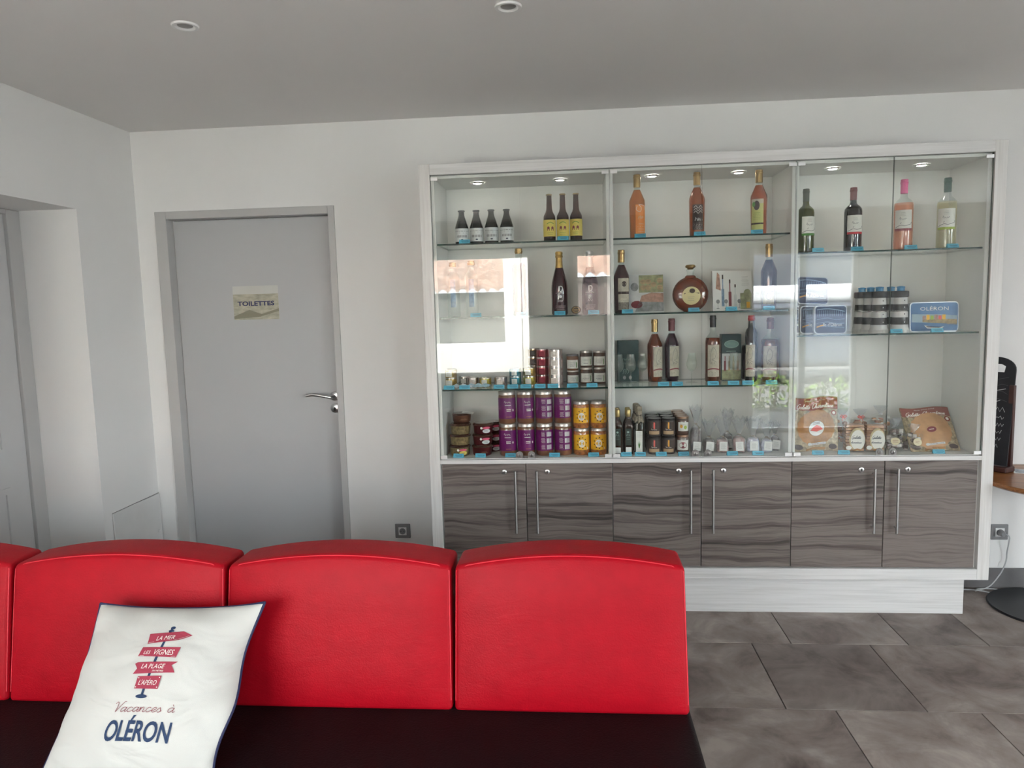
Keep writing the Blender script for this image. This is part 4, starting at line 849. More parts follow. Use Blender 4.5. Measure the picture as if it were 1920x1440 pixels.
for i, xx in enumerate((.0665, .1335)):
    for k in range(2):
        o = jar('%s %s jar of the four dark jars with white labels at the shelf end' % (('lower', 'upper')[k], ('left', 'right')[i]), 'small preserve jars with white labels', xx, 3.72, zt + .0845 * k, .0318, .084, honey, 'steel', art_white, .05, wj1); wj1 = wj1 or o
# leaflets on the tin shelf
for i, (xx, yy, rz, lb) in enumerate(((-.555, 3.60, .15, 'crumpled white and blue leaflet lying left in front of the tins'), (-.475, 3.605, -.2, 'crumpled pale blue leaflet lying right in front of the tins'))):
    b = MB(); nx, ny = 10, 5; v = []; 
    for j in range(ny + 1):
        for k in range(nx + 1):
            u_, v_ = (k / nx - .5) * .11, (j / ny - .5) * .055
            v.append((u_, v_, .004 + .012 * abs(math.sin(k * .9 + i)) * (j / ny) + .008 * math.sin(k * 1.7 + j)**2))
    b.add(v, [(j * (nx + 1) + k, j * (nx + 1) + k + 1, (j + 1) * (nx + 1) + k + 1, (j + 1) * (nx + 1) + k) for j in range(ny) for k in range(nx)], mat('leaflet_print%d' % i, ((.62, .66, .72), (.42, .60, .70))[i], .5, var=.25, vscale=40))
    o = b.build('leaflet', loc=(xx, yy, zt), rot=(0, 0, rz)); m_ = o.modifiers.new('solid', 'SOLIDIFY'); m_.thickness = .0008; tag(o, lb, 'leaflet', 'leaflets on the tin shelf')
# terrines
terr = mat('brown_stoneware', (.10, .045, .028), .3, var=.25, vscale=30); olivet = mat('speckled_olive_wrap', (.20, .15, .07), .4, var=.5, vscale=90); winer = mat('wine_red_wrap', (.07, .010, .012), .3); filmlid = clear('clear_brown_lid', (.5, .35, .28), body=.5, bodycol=(.13, .06, .04), rough=.06); pinkink = mat('pink_label', (.62, .08, .16), .5); mustard = mat('mustard_label', (.66, .50, .10), .5)
def terrine(label, x, y, z, r, h, wrap, lab, rx=0.0, ry=0.0, rz=0.0):
    o = empty('terrine_pot', (x, y, z), rz, label=label, cat='pot', group='terrine pots on the cabinet floor'); o.rotation_euler = (rx, ry, rz)
    b = MB(); b.lathe([(0, .001), (r * .80, 0), (r * .86, .004), (r * .92, h * .72), (r * .95, h * .78)], 26, wrap); b.build('pot', o, True)
    b = MB(); b.lathe([(r * .93, h * .78), (r, h * .80), (r, h * .88), (r * .93, h * .92), (r * .88, h * .99), (0, h)], 26, filmlid); b.build('lid', o, True)
    b = MB(); d = Decal(b, cylmap(r * .93, .35 if lab != 'cream' else 0)); c = {'pink': winer, 'mustard': mustard, 'cream': whitel, 'none': wrap, 'grey': skyp}[lab]
    if lab in ('pink', 'mustard'):
        d.disc(.006, h * .58, .021, .006, pinkink, 1, 14); d.disc(-.020, h * .58, .006, .006, cream_ink, 2, 12); d.disc(.006, h * .30, .021, .010, mustard if lab == 'mustard' else skyp, 1, 16)
        d.lines(-.008, .018, h * .22, h * .38, 2, ink_m, 2, .001, 3)
    elif lab == 'none': d.lines(-.02, .02, h * .25, h * .45, 2, tanl, 1, .0012, 2)
    b.build('label', o, True)
    return o
zf = .7945
for k, (w_, l_) in enumerate(((olivet, 'mustard'), (olivet, 'none'), (olivet, 'none'))):
    terrine(('bottom', 'middle', 'third')[k] + ' speckled terrine pot of the far-left stack', -.585 + .003 * k, 3.625, zf + .0555 * k, .0555, .055, w_, l_)
o = terrine('topmost terrine pot with a white paper slip, far-left stack', -.575, 3.655, zf + .168, .052, .045, terr, 'none')
b = MB(); b.box(-.030, .030, -.012, .012, 0, .001, whitel); b.box(-.022, .022, -.004, -.002, .001, .0014, ink_m); b.build('paper_slip', o, loc=(.035, -.020, .047), rot=(R(14), R(6), -.25))
for k, l_ in enumerate(('none', 'pink', 'pink')):
    terrine(('bottom', 'middle', 'top')[k] + ' wine-red terrine pot of the stack left of the purple jars', -.470 + .004 * k, 3.622, zf + .056 * k, .0535, .0555, winer, l_)
for k in range(3):
    terrine(('bottom', 'middle', 'top')[k] + ' terrine pot of the hidden stack behind the wine-red ones', -.425, 3.735, zf + .052 * k, .050, .0515, winer, 'pink')
# oils
oilg = G['plum']
oilm = clear('dark_olive_oil_glass', (.12, .10, .02), body=.75, bodycol=(.018, .016, .004), rough=.04); browno = clear('brown_oil_glass', (.20, .10, .04), body=.7, bodycol=(.035, .014, .006), rough=.04); lgreen = mat('dark_green_label_strip', (.02, .035, .028), .5)
def oil(label, x, y, h=.225, proto=None):
    if proto: return dup(proto, (x, y, zf), None, label, 'square oil bottles')
    o = empty('oil_bottle', (x, y, zf), -.06, label=label, cat='bottle', group='square oil bottles')
    b = MB(); b.lathe([(0, .001), (.0215, 0), (.0225, .003), (.0225, h * .62), (.021, h * .68), (.011, h * .77), (.0095, h * .82), (.0095, h * .86)], 24, browno, sq=6); b.build('body', o, True)
    b = MB(); b.lathe([(.0125, h * .83), (.013, h * .835), (.013, h * .985), (.011, h)], 20, lidm['gold']); b.build('cap', o, True)
    b = MB(); d = Decal(b, flatmap(-.0232)); d.grid(-.014, .045, .014, h * .58, lgreen, 0); d.scrawl(-.010, .010, .092, .010, mint, 1, .002, 4, 1); d.lines(-.010, .010, .072, .088, 2, mint, 1, .001, 3); d.disc(-.002, .112, .006, .005, mint, 1, 10); d.grid(-.014, .006, .014, .036, white_ink, 0); b.build('label', o)
    return o
p_ = oil('square dark oil bottle with gold cap, leftmost in front on the middle cabinet floor', .2172, 3.612); oil('square dark oil bottle with gold cap, beside the cloth-topped bottle', .2705, 3.618, proto=p_)
oil('square oil bottle with gold cap, hidden behind the leftmost front one', .217, 3.672, proto=p_); oil('square oil bottle with gold cap, second row behind the right front one', .270, 3.678, proto=p_)
kraft = mat('kraft_cloth_cover', (.30, .25, .19), .85, var=.3, vscale=60, bump=.5, bscale=120)
def clothb(label, x, y, proto=None):
    if proto: return dup(proto, (x, y, zf), None, label, 'cloth-topped bottles')
    o = empty('oil_bottle', (x, y, zf), -.08, label=label, cat='bottle', group='cloth-topped bottles')
    b = MB(); b.lathe([(0, .001), (.020, 0), (.0205, .003), (.0205, .150), (.018, .162), (.011, .172), (.011, .20)], 24, oilm, sq=6); b.build('body', o, True)
    b = MB(); v = []; f = []; n = 36; lv = [(.0, .240), (.013, .239), (.0155, .232), (.0150, .205), (.0125, .193), (.0165, .182), (.0225, .158)]
    for i, (r_, z_) in enumerate(lv):
        for k in range(n):
            a = 2 * PI * k / n; rr = r_ * (1 + (.16 * math.sin(7 * a) if i > 4 else .04 * math.sin(9 * a))); v.append((rr * math.cos(a), rr * math.sin(a), z_ + (.006 * math.sin(4 * a) if i == 6 else 0)))
    for i in range(len(lv) - 1):
        for k in range(n): f.append((i * n + k, (i + 1) * n + k, (i + 1) * n + (k + 1) % n, i * n + (k + 1) % n))
    b.add(v, f, kraft); b.build('cloth_cover', o, True)
    b = MB(); b.tube([(.0145 * math.cos(k * PI / 8), .0145 * math.sin(k * PI / 8), .194) for k in range(16)], .0012, darkl, 6, True); b.build('string', o, True)
    b = MB(); d = Decal(b, flatmap(-.0212)); d.grid(-.0165, .006, .0165, .118, whitel); 
    for k in range(7): a = R(50 + 13 * k); d.poly([(-.0015, .03), (.0015, .03), (.010 * math.cos(a) * 1.2, .03 + .036 * math.sin(a) + .004)], greenink, 1)
    d.lines(-.012, .012, .085, .112, 4, greyink, 1, .0008, 3); d.lines(-.012, .012, .012, .026, 3, greyink, 1, .0006, 3); b.build('label', o)
    return o
p_ = clothb('oil bottle with kraft cloth cap and white plant label, front row', .3225, 3.612); clothb('cloth-capped bottle standing in the second row', .3195, 3.668, p_); clothb('cloth-capped bottle standing in the third row', .3165, 3.724, p_)
# tapenade jars 2 columns x 3 deep x 2 high
pr_ = {}
for c, (xx, ink) in enumerate(((.3975, coral), (.4675, amberink))):
    for dpt in range(3):
        for k in range(2):
            lb = '%s black-lidded spread jar with %s stripe, %s row of the %s column' % (('lower', 'upper')[k], ('coral', 'amber')[c], ('front', 'second', 'back')[dpt], ('left', 'right')[c])
            o = jar(lb, 'dark spread jars with black lids', xx, 3.618 + .072 * dpt, zf + .0895 * k, .0335, .089, darkj, 'black', art_dark(ink), -.10, pr_.get(c)); pr_.setdefault(c, o)
pf = pm = None
for dpt in range(4):
    for k in range(2):
        hz = .092
        lb = ('copper-lidded jar with %s, %s of the right-hand column' % (('maroon oval label', 'white flower label')[k], ('front', 'second row', 'third row', 'back row')[dpt]))
        pr2 = pm if k == 0 else pf
        o = jar(lb, 'copper-lidded jars', .5385, 3.632 + .064 * dpt, zf + (hz + .0005) * k, .0308, hz, honey, 'copper', art_maroon if k == 0 else art_flower, -.05, pr2)
        if k == 0: pm = pm or o
        else: pf = pf or o
# cellophane bags
cello = clear('crinkled_cellophane', (.93, .94, .95), body=.14, bodycol=(.62, .64, .68), rough=.06, refl=1.6, bump=.8)
def bag(label, x, y, w, hc, ht, cont, card=True, group='cellophane sweet bags', seed=0, rib=None):
    o = empty('cellophane_bag', (x, y, zf), -.15, label=label, cat='bag', group=group)
    q = random.Random(seed)
    def fn(p):
        s_ = noise.noise(Vector((p.x * 40 + seed, p.y * 40, p.z * 40))) * .004
        k = 1 - .18 * max(0, p.z / (hc / 2)) ** 2
        return (p.x * k + s_, p.y * k + s_, p.z + s_)
    b = MB(); b.rbox((w * .92, .022, hc / 2), .012, 4, cont, (0, 0, hc / 2), fn); b.build('sweets', o, True)
    b = MB(); n = 30; v = []; f = []
    lv = [(1.0, .0, .5), (1.03, .02, .55), (1.03, hc * .6, .6), (.85, hc * .95, .5), (.30, hc * 1.12, .30), (.26, hc * 1.18, .26), (.7, hc * 1.18 + (ht - hc) * .4, .5), (1.05, ht * .96, .8), (1.15, ht, .9)]
    for i, (r_, z_, dy) in enumerate(lv):
        for k in range(n):
            a = 2 * PI * k / n; j = 1 + (.0 if i < 2 else .10) * math.sin(k * 2.7 + i * 1.3 + seed) + (.16 * math.sin(5 * a + seed) if i > 5 else 0)
            v.append((w * r_ * j * math.copysign(abs(math.cos(a)) ** .7, math.cos(a)), .04 * dy * j * math.copysign(abs(math.sin(a)) ** .7, math.sin(a)), z_ + (.014 * math.sin(k * 1.9 + seed) if i == 8 else 0)))
    for i in range(len(lv) - 1):
        for k in range(n): f.append((i * n + k, i * n + (k + 1) % n, (i + 1) * n + (k + 1) % n, (i + 1) * n + k))
    b.add(v, f, cello); b.build('wrapper', o, True)
    b = MB(); b.tube([(w * .27 * math.cos(k * PI / 6), .012 * math.sin(k * PI / 6), hc * 1.15) for k in range(12)], .0016, rib or kraft, 6, True)
    b.tube([(0, -.012, hc * 1.15), (.010, -.016, hc * 1.08), (.016, -.018, hc * .98)], .0014, rib or kraft, 6); b.build('ribbon', o, True)
    if card:
        b = MB(); b.box(-.0185, .0185, -.0012, 0, 0, .046, white_ink); b.build('card', o, loc=(.004, -.0265, .012), rot=(R(4), R(4 * math.sin(seed)), 0))
        b = MB(); Decal(b, flatmap(-.0012)).lines(-.013, .013, .010, .038, 5, greyink, 0, .0010, seed); b.build('print', o, loc=(.004, -.0265, .012), rot=(R(4), R(4 * math.sin(seed)), 0))
    return o
sweets_d = mat('brown_grey_sweets', (.11, .09, .085), .5, var=.7, vscale=60); sweets_p = mat('pinkish_sweets', (.33, .22, .21), .5, var=.5, vscale=60); sweets_w = mat('pale_lilac_sweets', (.40, .42, .52), .5, var=.3, vscale=50)
for i, (xx, yy, w_, hc, ht, c_, lb) in enumerate(((.605, 3.635, .027, .125, .225, sweets_d, 'tall narrow cellophane bag left of the middle doors joint'), (.667, 3.628, .028, .07, .155, sweets_d, 'small dark-filled cellophane bag, first right of the door joint'), (.7325, 3.625, .030, .07, .175, sweets_p, 'pink-filled cellophane bag, second right of the door joint'), (.772, 3.70, .026, .08, .20, sweets_d, 'cellophane bag standing behind the pink-filled ones'), (.8125, 3.622, .031, .08, .17, sweets_p, 'brown-pink cellophane bag at the centre of the bag row'), (.882, 3.63, .032, .07, .165, sweets_w, 'lilac-filled cellophane bag, third from the right end'), (.947, 3.625, .028, .065, .15, sweets_w, 'lilac-filled cellophane bag, second from the right end'), (.995, 3.66, .022, .07, .14, sweets_d, 'small cellophane bag at the right end of the bag row'))):
    bag(lb, xx, yy, w_, hc, ht, c_, True, seed=i + 1)

# tin boxes "Ile d'Oléron"
navy_t = mat('navy_blue_tin', (.006, .022, .085), .3, coat=.4, var=.3, vscale=12); steelt = mat('pale_tin_edge', (.55, .58, .62), .3, .7); ltblue = mat('pale_blue_print', (.32, .45, .62), .4)
def tinbox(name, label, x, y, z, w, h, t, rz, rx, fn, group, edge=steelt, body=navy_t):
    o = empty(name, (x, y, z), label=label, cat='tin', group=group); o.rotation_euler = (rx, 0, rz)
    b = MB(); b.rbox((w, t * .5, h / 2), min(.018, t * .5), 2, edge, (0, 0, h / 2)) if False else b.add(*rrect(w, h, .018, 0, t, edge)); b.build('base', o, True)
    b = MB(); b.add(*rrect(w - .0045, h - .009, .014, -.0015, .001, body, .0045)); b.build('lid', o, True)
    b = MB(); fn(Decal(b, flatmap(-.0018))); b.build('print', o)
    return o
def rrect(w, h, r, y0, y1, m, z0=0.0):
    p = []
    for (cx, cz, a0) in ((w - r, r, -90), (w - r, h - r, 0), (-w + r, h - r, 90), (-w + r, r, 180)):
        for k in range(6): a = R(a0 + 18 * k); p.append((cx + r * math.cos(a), cz + r * math.sin(a)))
    n = len(p); v = [(a, y0, c + z0) for a, c in p] + [(a, y1, c + z0) for a, c in p]
    return v, [tuple(range(n)), tuple(range(2 * n - 1, n - 1, -1))] + [(k, n + k, n + (k + 1) % n, (k + 1) % n) for k in range(n)], m
def bridge_art(w, h):
    def f(d):
        d.stroke([(-w * .85 + 1.7 * w * k / 12, h * (.78 + .10 * math.sin(PI * (.25 + .75 * k / 12)))) for k in range(13)], .003, ltblue, 0)
        for k in range(14): u_ = -w * .8 + k * w * .115; d.grid(u_, h * .62, u_ + .0012, h * .82, ltblue, 0)
        for k in range(3): d.stroke(smoothline([(-w * .85, h * (.5 - .12 * k)), (-w * .2, h * (.56 - .14 * k)), (w * .3, h * (.50 - .13 * k)), (w * .85, h * (.52 - .15 * k))]), .0016, ltblue, 0)
        d.poly([(-w * .85, h * .27), (-w * .45, h * .33), (-w * .4, h * .30), (-w * .85, h * .22)], amberink, 0)
        d.text("Ile d'Oléron", w * .12, h * .27, w * 1.15, white_ink, 1, h=h * .12)
    return f
gT = 'blue island souvenir tins'
zb = 1.372
tinbox('biscuit_tin', 'front blue souvenir tin with island name, standing beside the lighthouses', 1.2365, 3.612, zb, .073, .137, .045, R(-8), 0, bridge_art(.073, .137), gT)
tinbox('biscuit_tin', 'blue souvenir tin standing behind, left of the front one', 1.188, 3.672, zb, .073, .137, .045, R(-8), 0, bridge_art(.073, .137), gT)
tinbox('biscuit_tin', 'blue souvenir tin against the left cabinet side, mostly hidden', 1.142, 3.735, zb, .073, .137, .045, R(-8), 0, bridge_art(.073, .137), gT)
o = tinbox('biscuit_tin', 'tilted blue souvenir tin perched on top of the others', 1.166, 3.655, zb + .143, .075, .137, .045, R(4), R(-8), bridge_art(.075, .137), gT); o.rotation_euler = (R(-12), R(3.5), R(3))
sky_t = mat('sky_blue_print', (.055, .155, .34), .35, coat=.3, var=.25, vscale=8); seap = mat('sea_blue_print', (.05, .14, .30), .4, var=.2, vscale=20); quay = mat('brown_quay_print', (.30, .22, .10), .5, var=.5, vscale=50)
def harbour(d):
    w, h = .108, .136; d.poly([(-w * .96, h * .3), (w * .96, h * .3), (w * .96, h * .55), (w * .3, h * .6), (-w * .96, h * .62)], mat('hazy_print', (.30, .40, .48), .5, var=.2, vscale=20), 0)
    d.poly([(-w * .5, h * .34), (w * .95, h * .22), (w * .95, h * .42), (w * .2, h * .45), (-w * .5, h * .44)], quay, 1)
    for k, c in enumerate((rooft, yolk, limeink, rooft, coral, yolk)): d.grid(-w * .5 + k * .018, h * .42, -w * .5 + k * .018 + .015, h * (.56 + .03 * (k % 2)), c, 2)
    d.poly([(-w * .96, h * .03), (w * .96, h * .03), (w * .96, h * .26), (-w * .4, h * .32), (-w * .96, h * .34)], seap, 1)
    d.poly([(-w * .42, h * .22), (-w * .30, h * .12), (w * .25, h * .08), (w * .42, h * .17), (w * .1, h * .16)], whitel, 2); d.poly([(-w * .36, h * .20), (w * .35, h * .16), (w * .2, h * .13), (-w * .3, h * .15)], ink_m, 3)
    d.text('OLÉRON', 0, h * .74, w * 1.20, white_ink, 1, h=h * .13)
tinbox('biscuit_tin', 'sky blue souvenir tin with harbour picture and large white name', 1.716, 3.615, zb, .1115, .141, .045, 0, R(-3), harbour, None, body=sky_t)
# lighthouses
lhb = mat('lighthouse_black', (.013, .012, .012), .45); lhw = mat('lighthouse_white', (.62, .61, .60), .45); lhl = mat('lighthouse_blue_lantern', (.04, .22, .42), .3)
def lighthouse(label, x, y, proto=None):
    if proto: return dup(proto, (x, y, zb), None, label, 'striped lighthouse ornaments')
    o = empty('lighthouse_ornament', (x, y, zb), label=label, cat='ornament', group='striped lighthouse ornaments')
    b = MB(); b.lathe([(0, 0), (.043, 0), (.043, .012), (.040, .014), (.039, .022)], 28, lhw); b.build('base', o, True)
    zs = [.022, .038, .072, .100, .104, .134, .166]; cs = [lhw, lhb, lhw, lhw, lhb, lhw]; rr = lambda z_: .037 - .055 * (z_ - .022)
    b = MB()
    for k in range(6): b.lathe([(rr(zs[k]), zs[k]), (rr(zs[k + 1]), zs[k + 1])], 28, cs[k], cap=False)
    b.lathe([(rr(.100) + .0015, .0985), (rr(.1) + .002, .102), (rr(.104), .105)], 28, rim_m, cap=False); b.build('tower', o, True)
    b = MB(); b.lathe([(.028, .166), (.0345, .168), (.0355, .172), (.0355, .192), (.034, .196), (.012, .198)], 28, lhb); b.build('gallery', o, True)
    b = MB(); b.lathe([(.0165, .197), (.0165, .211), (.019, .212), (.018, .217), (.006, .220), (0, .220)], 24, lhl); b.build('lantern', o, True)
    b = MB()
    for z_ in (.05, .088, .12, .152): b.disc = None; b.box(-.002 + .006, .002 + .006, -rr(z_) - .0008, -rr(z_) + .004, z_ - .003, z_ + .003, lhb if z_ in (.088, .152) else lhw)
    b.box(.003, .013, -.0445, -.042, .001, .012, white_ink); b.build('window', o)
    return o
p_ = lighthouse('front striped lighthouse ornament of the left row', 1.4665, 3.628); lighthouse('front striped lighthouse ornament of the right row, next to the harbour tin', 1.5585, 3.615, p_)
lighthouse('middle striped lighthouse ornament of the left row of three', 1.4605, 3.718, p_); lighthouse('rearmost striped lighthouse ornament of the left row of three', 1.4545, 3.808, p_); lighthouse('rear striped lighthouse ornament of the right row', 1.553, 3.710, p_)

# galette bags and biscuits
bisc = mat('golden_galette', (.36, .17, .055), .6, var=.3, vscale=25, bump=.3, bscale=60); biscl = mat('pale_galette', (.50, .28, .14), .6, var=.15, vscale=25); rust = mat('rust_red_print', (.24, .035, .015), .4, var=.15, vscale=10); rust2 = mat('dull_red_print', (.27, .09, .07), .4, var=.1); sandp = mat('sandy_pattern_print', (.34, .27, .17), .5, var=.55, vscale=70)
filmf = clear('clear_bag_film', (.97, .97, .96), body=.03, bodycol=(.7, .7, .7), rough=.12, bump=.5)
def galette(label, x, y, z, w, h, rz, lean, red, bc, emblem, roll=0.0, skew=0.0):
    o = empty('galette_bag', (x, y, z), label=label, cat='biscuit bag', group='large round galette bags'); o.rotation_euler = (lean, roll, rz)
    def fn(p):
        bul = (1 - (p.x / w) ** 2) * (1 - (p.z / (h / 2)) ** 2)
        return (p.x + skew * (p.z + h / 2), p.y * (.25 + 1.0 * max(0, bul)) , p.z + .005 * math.sin(p.x / w * 3.2))
    yf = lambda u_, v_: -.014 * (.25 + 1.0 * max(0, (1 - (u_ / w) ** 2) * (1 - ((v_ - h / 2) / (h / 2)) ** 2)))
    b = MB(); b.rbox((w, .013, h / 2), .006, 8, sandp, (0, 0, h / 2), fn); b.build('bag', o, True)
    mp = lambda u_, v_, off: (u_ + skew * v_, yf(u_, v_) - .0012 - off * 1.5, v_ + .005 * math.sin(u_ / w * 3.2))
    b = MB(); d = Decal(b, mp); d.grid(-w * .99, h * .775, w * .99, h * .985, red, 0, 10, 3); d.disc(0, h * .775, w * .34, h * .03, red, 0, 14)
    d.script('Galette Charentaise', -w * .86, h * .795, w * 1.62, h * .042, .0026, cream_ink, 2, .4); d.scrawl(-w * .45, w * .45, h * .925, h * .022, cream_ink, 2, .0016, 3, 3)
    b.build('header_print', o)
    b = MB(); d = Decal(b, mp); n = 36; R0 = w * .83; cx, cz = 0, h * .44
    pts = []
    for k in range(72): a = 2 * PI * k / 72; rr = R0 * (1 + .022 * math.sin(18 * a)); pts.append((cx + rr * math.cos(a), cz + rr * math.sin(a) * .98))
    v = [mp(cx, cz, .0012)]; f = []
    for q in range(1, 6): v += [mp(cx + (px - cx) * q / 5, cz + (pz - cz) * q / 5, .0012) for px, pz in pts]
    for k in range(72):
        k2 = (k + 1) % 72; f.append((0, 1 + k, 1 + k2))
        for q in range(1, 5): f.append((1 + (q - 1) * 72 + k, 1 + q * 72 + k, 1 + q * 72 + k2, 1 + (q - 1) * 72 + k2))
    b.add(v, f, bc); b.build('galette', o, True)
    b = MB(); d = Decal(b, mp)
    if emblem == 'round':
        d.disc(0, h * .43, w * .35, w * .35, darkl, 5, 28, 2); d.disc(0, h * .43, w * .34, w * .34, white_ink, 6, 28, 2); d.poly([(-w * .28, h * .40), (-w * .15, h * .46), (0, h * .49), (w * .16, h * .46), (w * .28, h * .40), (0, h * .37)], coral, 7); d.lines(-w * .18, w * .2, h * .50, h * .55, 2, ink_m, 7, .002, 3)
    else:
        d.disc(0, h * .46, w * .20, h * .062, maroon_ink, 5, 22, 2); d.lines(-w * .12, w * .12, h * .44, h * .48, 1, cream_ink, 7, .003, 3)
    d.grid(-w * .30, h * .125, w * .42, h * .165, skyp, 5, 4); d.disc(-w * .30, h * .15, w * .08, h * .03, skyp, 5, 14); d.text('PUR BEURRE', w * .08, h * .135, w * .55, maroon_ink, 7, h=h * .018)
    d.disc(w * .80, h * .70, w * .12, w * .12, rust, 3, 16); d.disc(w * .80, h * .70, w * .07, w * .07, cream_ink, 5, 12)
    d.disc(-w * .78, h * .09, w * .20, h * .05, darkl, 3, 14); d.disc(w * .74, h * .08, w * .19, h * .05, darkl, 3, 14)
    d.stroke([(-w * .45, h * .04), (-w * .1, h * .075), (w * .1, h * .06), (w * .4, h * .045)], .010, bisc, 3); b.build('front_print', o)
    return o
galette('tall rust-red topped bag with a large round golden galette and round white sticker', 1.1830, 3.625, zf, .107, .268, 0, R(-6), rust, bisc, 'round')
galette('leaning dull-red topped bag with a pale galette at the right cabinet end', 1.738, 3.600, zf, .118, .235, R(3), R(-34), rust2, biscl, 'oval', 0, 0.0)
slice_m = mat('sliced_galette', (.42, .22, .12), .6, var=.3, vscale=70)
def pack(label, x, y, w, h, seed):
    o = empty('sliced_galette_pack', (x, y, zf), -.1, label=label, cat='biscuit pack', group='packs of sliced galettes')
    b = MB()
    for k in range(9): z_ = .006 + k * (h - .03) / 9; b.rbox((w * (.93 + .03 * math.sin(k * 2 + seed)), .026, (h - .03) / 20), .003, 1, slice_m, (0, 0, z_ + .006))
    b.build('slices', o, True)
    def fn(p):
        k = 1 - .35 * max(0, (p.z - .02) / (h / 2)) ** 2; s_ = noise.noise(Vector((p.x * 50, p.y * 50 + seed, p.z * 50))) * .004
        return (p.x * k + s_, p.y * k + s_, p.z)
    b = MB(); b.rbox((w * 1.04, .031, h / 2), .012, 6, filmf, (0, 0, h / 2), fn); b.build('film', o, True)
    b = MB(); d = Decal(b, flatmap(-.033)); d.disc(.008, h * .40, w * .80, h * .36, mat('gold_border_print%d' % seed, (.52, .42, .24), .5, var=.3, vscale=80), 0, 24); d.disc(.011, h * .38, w * .72, h * .31, whitel, 1, 24)
    d.script('Galette', -w * .42, h * .42, w * .95, h * .045, .0015, ink_m, 2); d.script('charentaise', -w * .5, h * .28, w * 1.1, h * .03, .0012, ink_m, 2); d.disc(-w * .65, h * .14, .013, .010, whitel, 2, 16); d.stroke([(-w * .2, h * .06), (w * .2, h * .10), (w * .6, h * .07)], .008, bisc, 2); b.build('label', o)
    return o
pack('pack of sliced galettes with white oval label beside the rust-red bag', 1.362, 3.625, .045, .160, 1); pack('pack of sliced galettes with white oval label at the door joint', 1.458, 3.628, .043, .155, 2)
def sweetbag(label, x, y, z, w, h, c, lab, rot, seed, group):
    o = empty('biscuit_bag', (x, y, z), label=label, cat='bag', group=group); o.rotation_euler = rot
    def fn(p):
        s_ = noise.noise(Vector((p.x * 45 + seed * 3, p.y * 45, p.z * 45))) * .009; return (p.x + s_, p.y + s_, p.z + s_ * .6)
    b = MB(); q = random.Random(seed)
    for k in range(26): b.rbox((q.uniform(.008, .012), .008, q.uniform(.007, .010)), .005, 1, c[k % len(c)], (q.uniform(-w * .8, w * .8), q.uniform(-.016, .016), q.uniform(.01, h * .86)))
    b.build('biscuits', o, True, kind='stuff')
    b = MB(); b.rbox((w, .030, h / 2), .018, 6, filmf, (0, 0, h / 2), fn); b.build('wrapper', o, True)
    b = MB(); v = []; n = 16
    for i_, (r_, z_) in enumerate(((.012, 0), (.008, .008), (.022, .03), (.03, .045))):
        for k in range(n): a = 2 * PI * k / n; j = 1 + (.25 * math.sin(4 * a + seed) if i_ > 1 else 0); v.append((r_ * j * math.cos(a), r_ * .6 * j * math.sin(a), h + z_ - .004))
    b.add(v, [(i_ * n + k, i_ * n + (k + 1) % n, (i_ + 1) * n + (k + 1) % n, (i_ + 1) * n + k) for i_ in range(3) for k in range(n)], cello); b.build('gathered_top', o, True)
    if lab == 'bow':
        b = MB()
        for s_ in (-1, 1): b.tube([(0, -.010, h + .002), (s_ * .009, -.016, h + .010), (s_ * .016, -.015, h + .004), (s_ * .009, -.016, h - .003), (0, -.010, h + .001)], .0026, coral, 6)
        b.tube([(0, -.012, h), (-.008, -.020, h - .018)], .0022, coral, 6); b.tube([(0, -.012, h), (.009, -.020, h - .016)], .0022, coral, 6); b.build('red_bow', o, True)
    else:
        b = MB(); d = Decal(b, flatmap(-.036)); d.disc(0, h * .45, .021, .018, mat('pale_yellow_sticker%d' % seed, (.62, .55, .36), .5), 0, 22); d.lines(-.013, .013, h * .38, h * .52, 2, maroon_ink, 1, .0016, seed); b.build('sticker', o)
    return o
dkb = [mat('dark_brown_biscuit', (.10, .055, .035), .6, var=.4, vscale=60), mat('chestnut_biscuit', (.24, .12, .06), .6, var=.3, vscale=60)]
rdb = [mat('red_brown_biscuit', (.32, .12, .07), .6, var=.3, vscale=60), slice_m]; mer = [mat('chocolate_meringue', (.15, .11, .10), .6, var=.4, vscale=60), mat('white_meringue', (.50, .46, .43), .6, var=.2, vscale=60)]
gB = 'small clear biscuit bags'
sweetbag('clear biscuit bag with red bow, left behind the sliced galettes', 1.345, 3.735, zf, .042, .155, rdb, 'bow', (0, 0, .1), 1, gB); sweetbag('clear biscuit bag with red bow, centre behind the sliced galettes', 1.435, 3.74, zf, .044, .150, rdb, 'bow', (0, 0, -.1), 2, gB)
sweetbag('taller clear biscuit bag with round yellow sticker behind the door joint', 1.535, 3.745, zf, .042, .165, rdb, 'st', (0, 0, .1), 3, gB)
sweetbag('bag of chocolate meringues with yellow sticker right of the door joint', 1.556, 3.634, zf, .042, .115, mer, 'st', (0, 0, -.2), 4, gB); sweetbag('bag of chocolate meringues with yellow sticker beside the leaning galette', 1.640, 3.618, zf, .040, .090, mer, 'st', (R(-14), R(8), .1), 5, gB)
sweetbag('dark meringue bag lying behind the two stickered ones', 1.600, 3.700, zf, .035, .11, mer, 'st', (0, 0, .3), 6, gB)

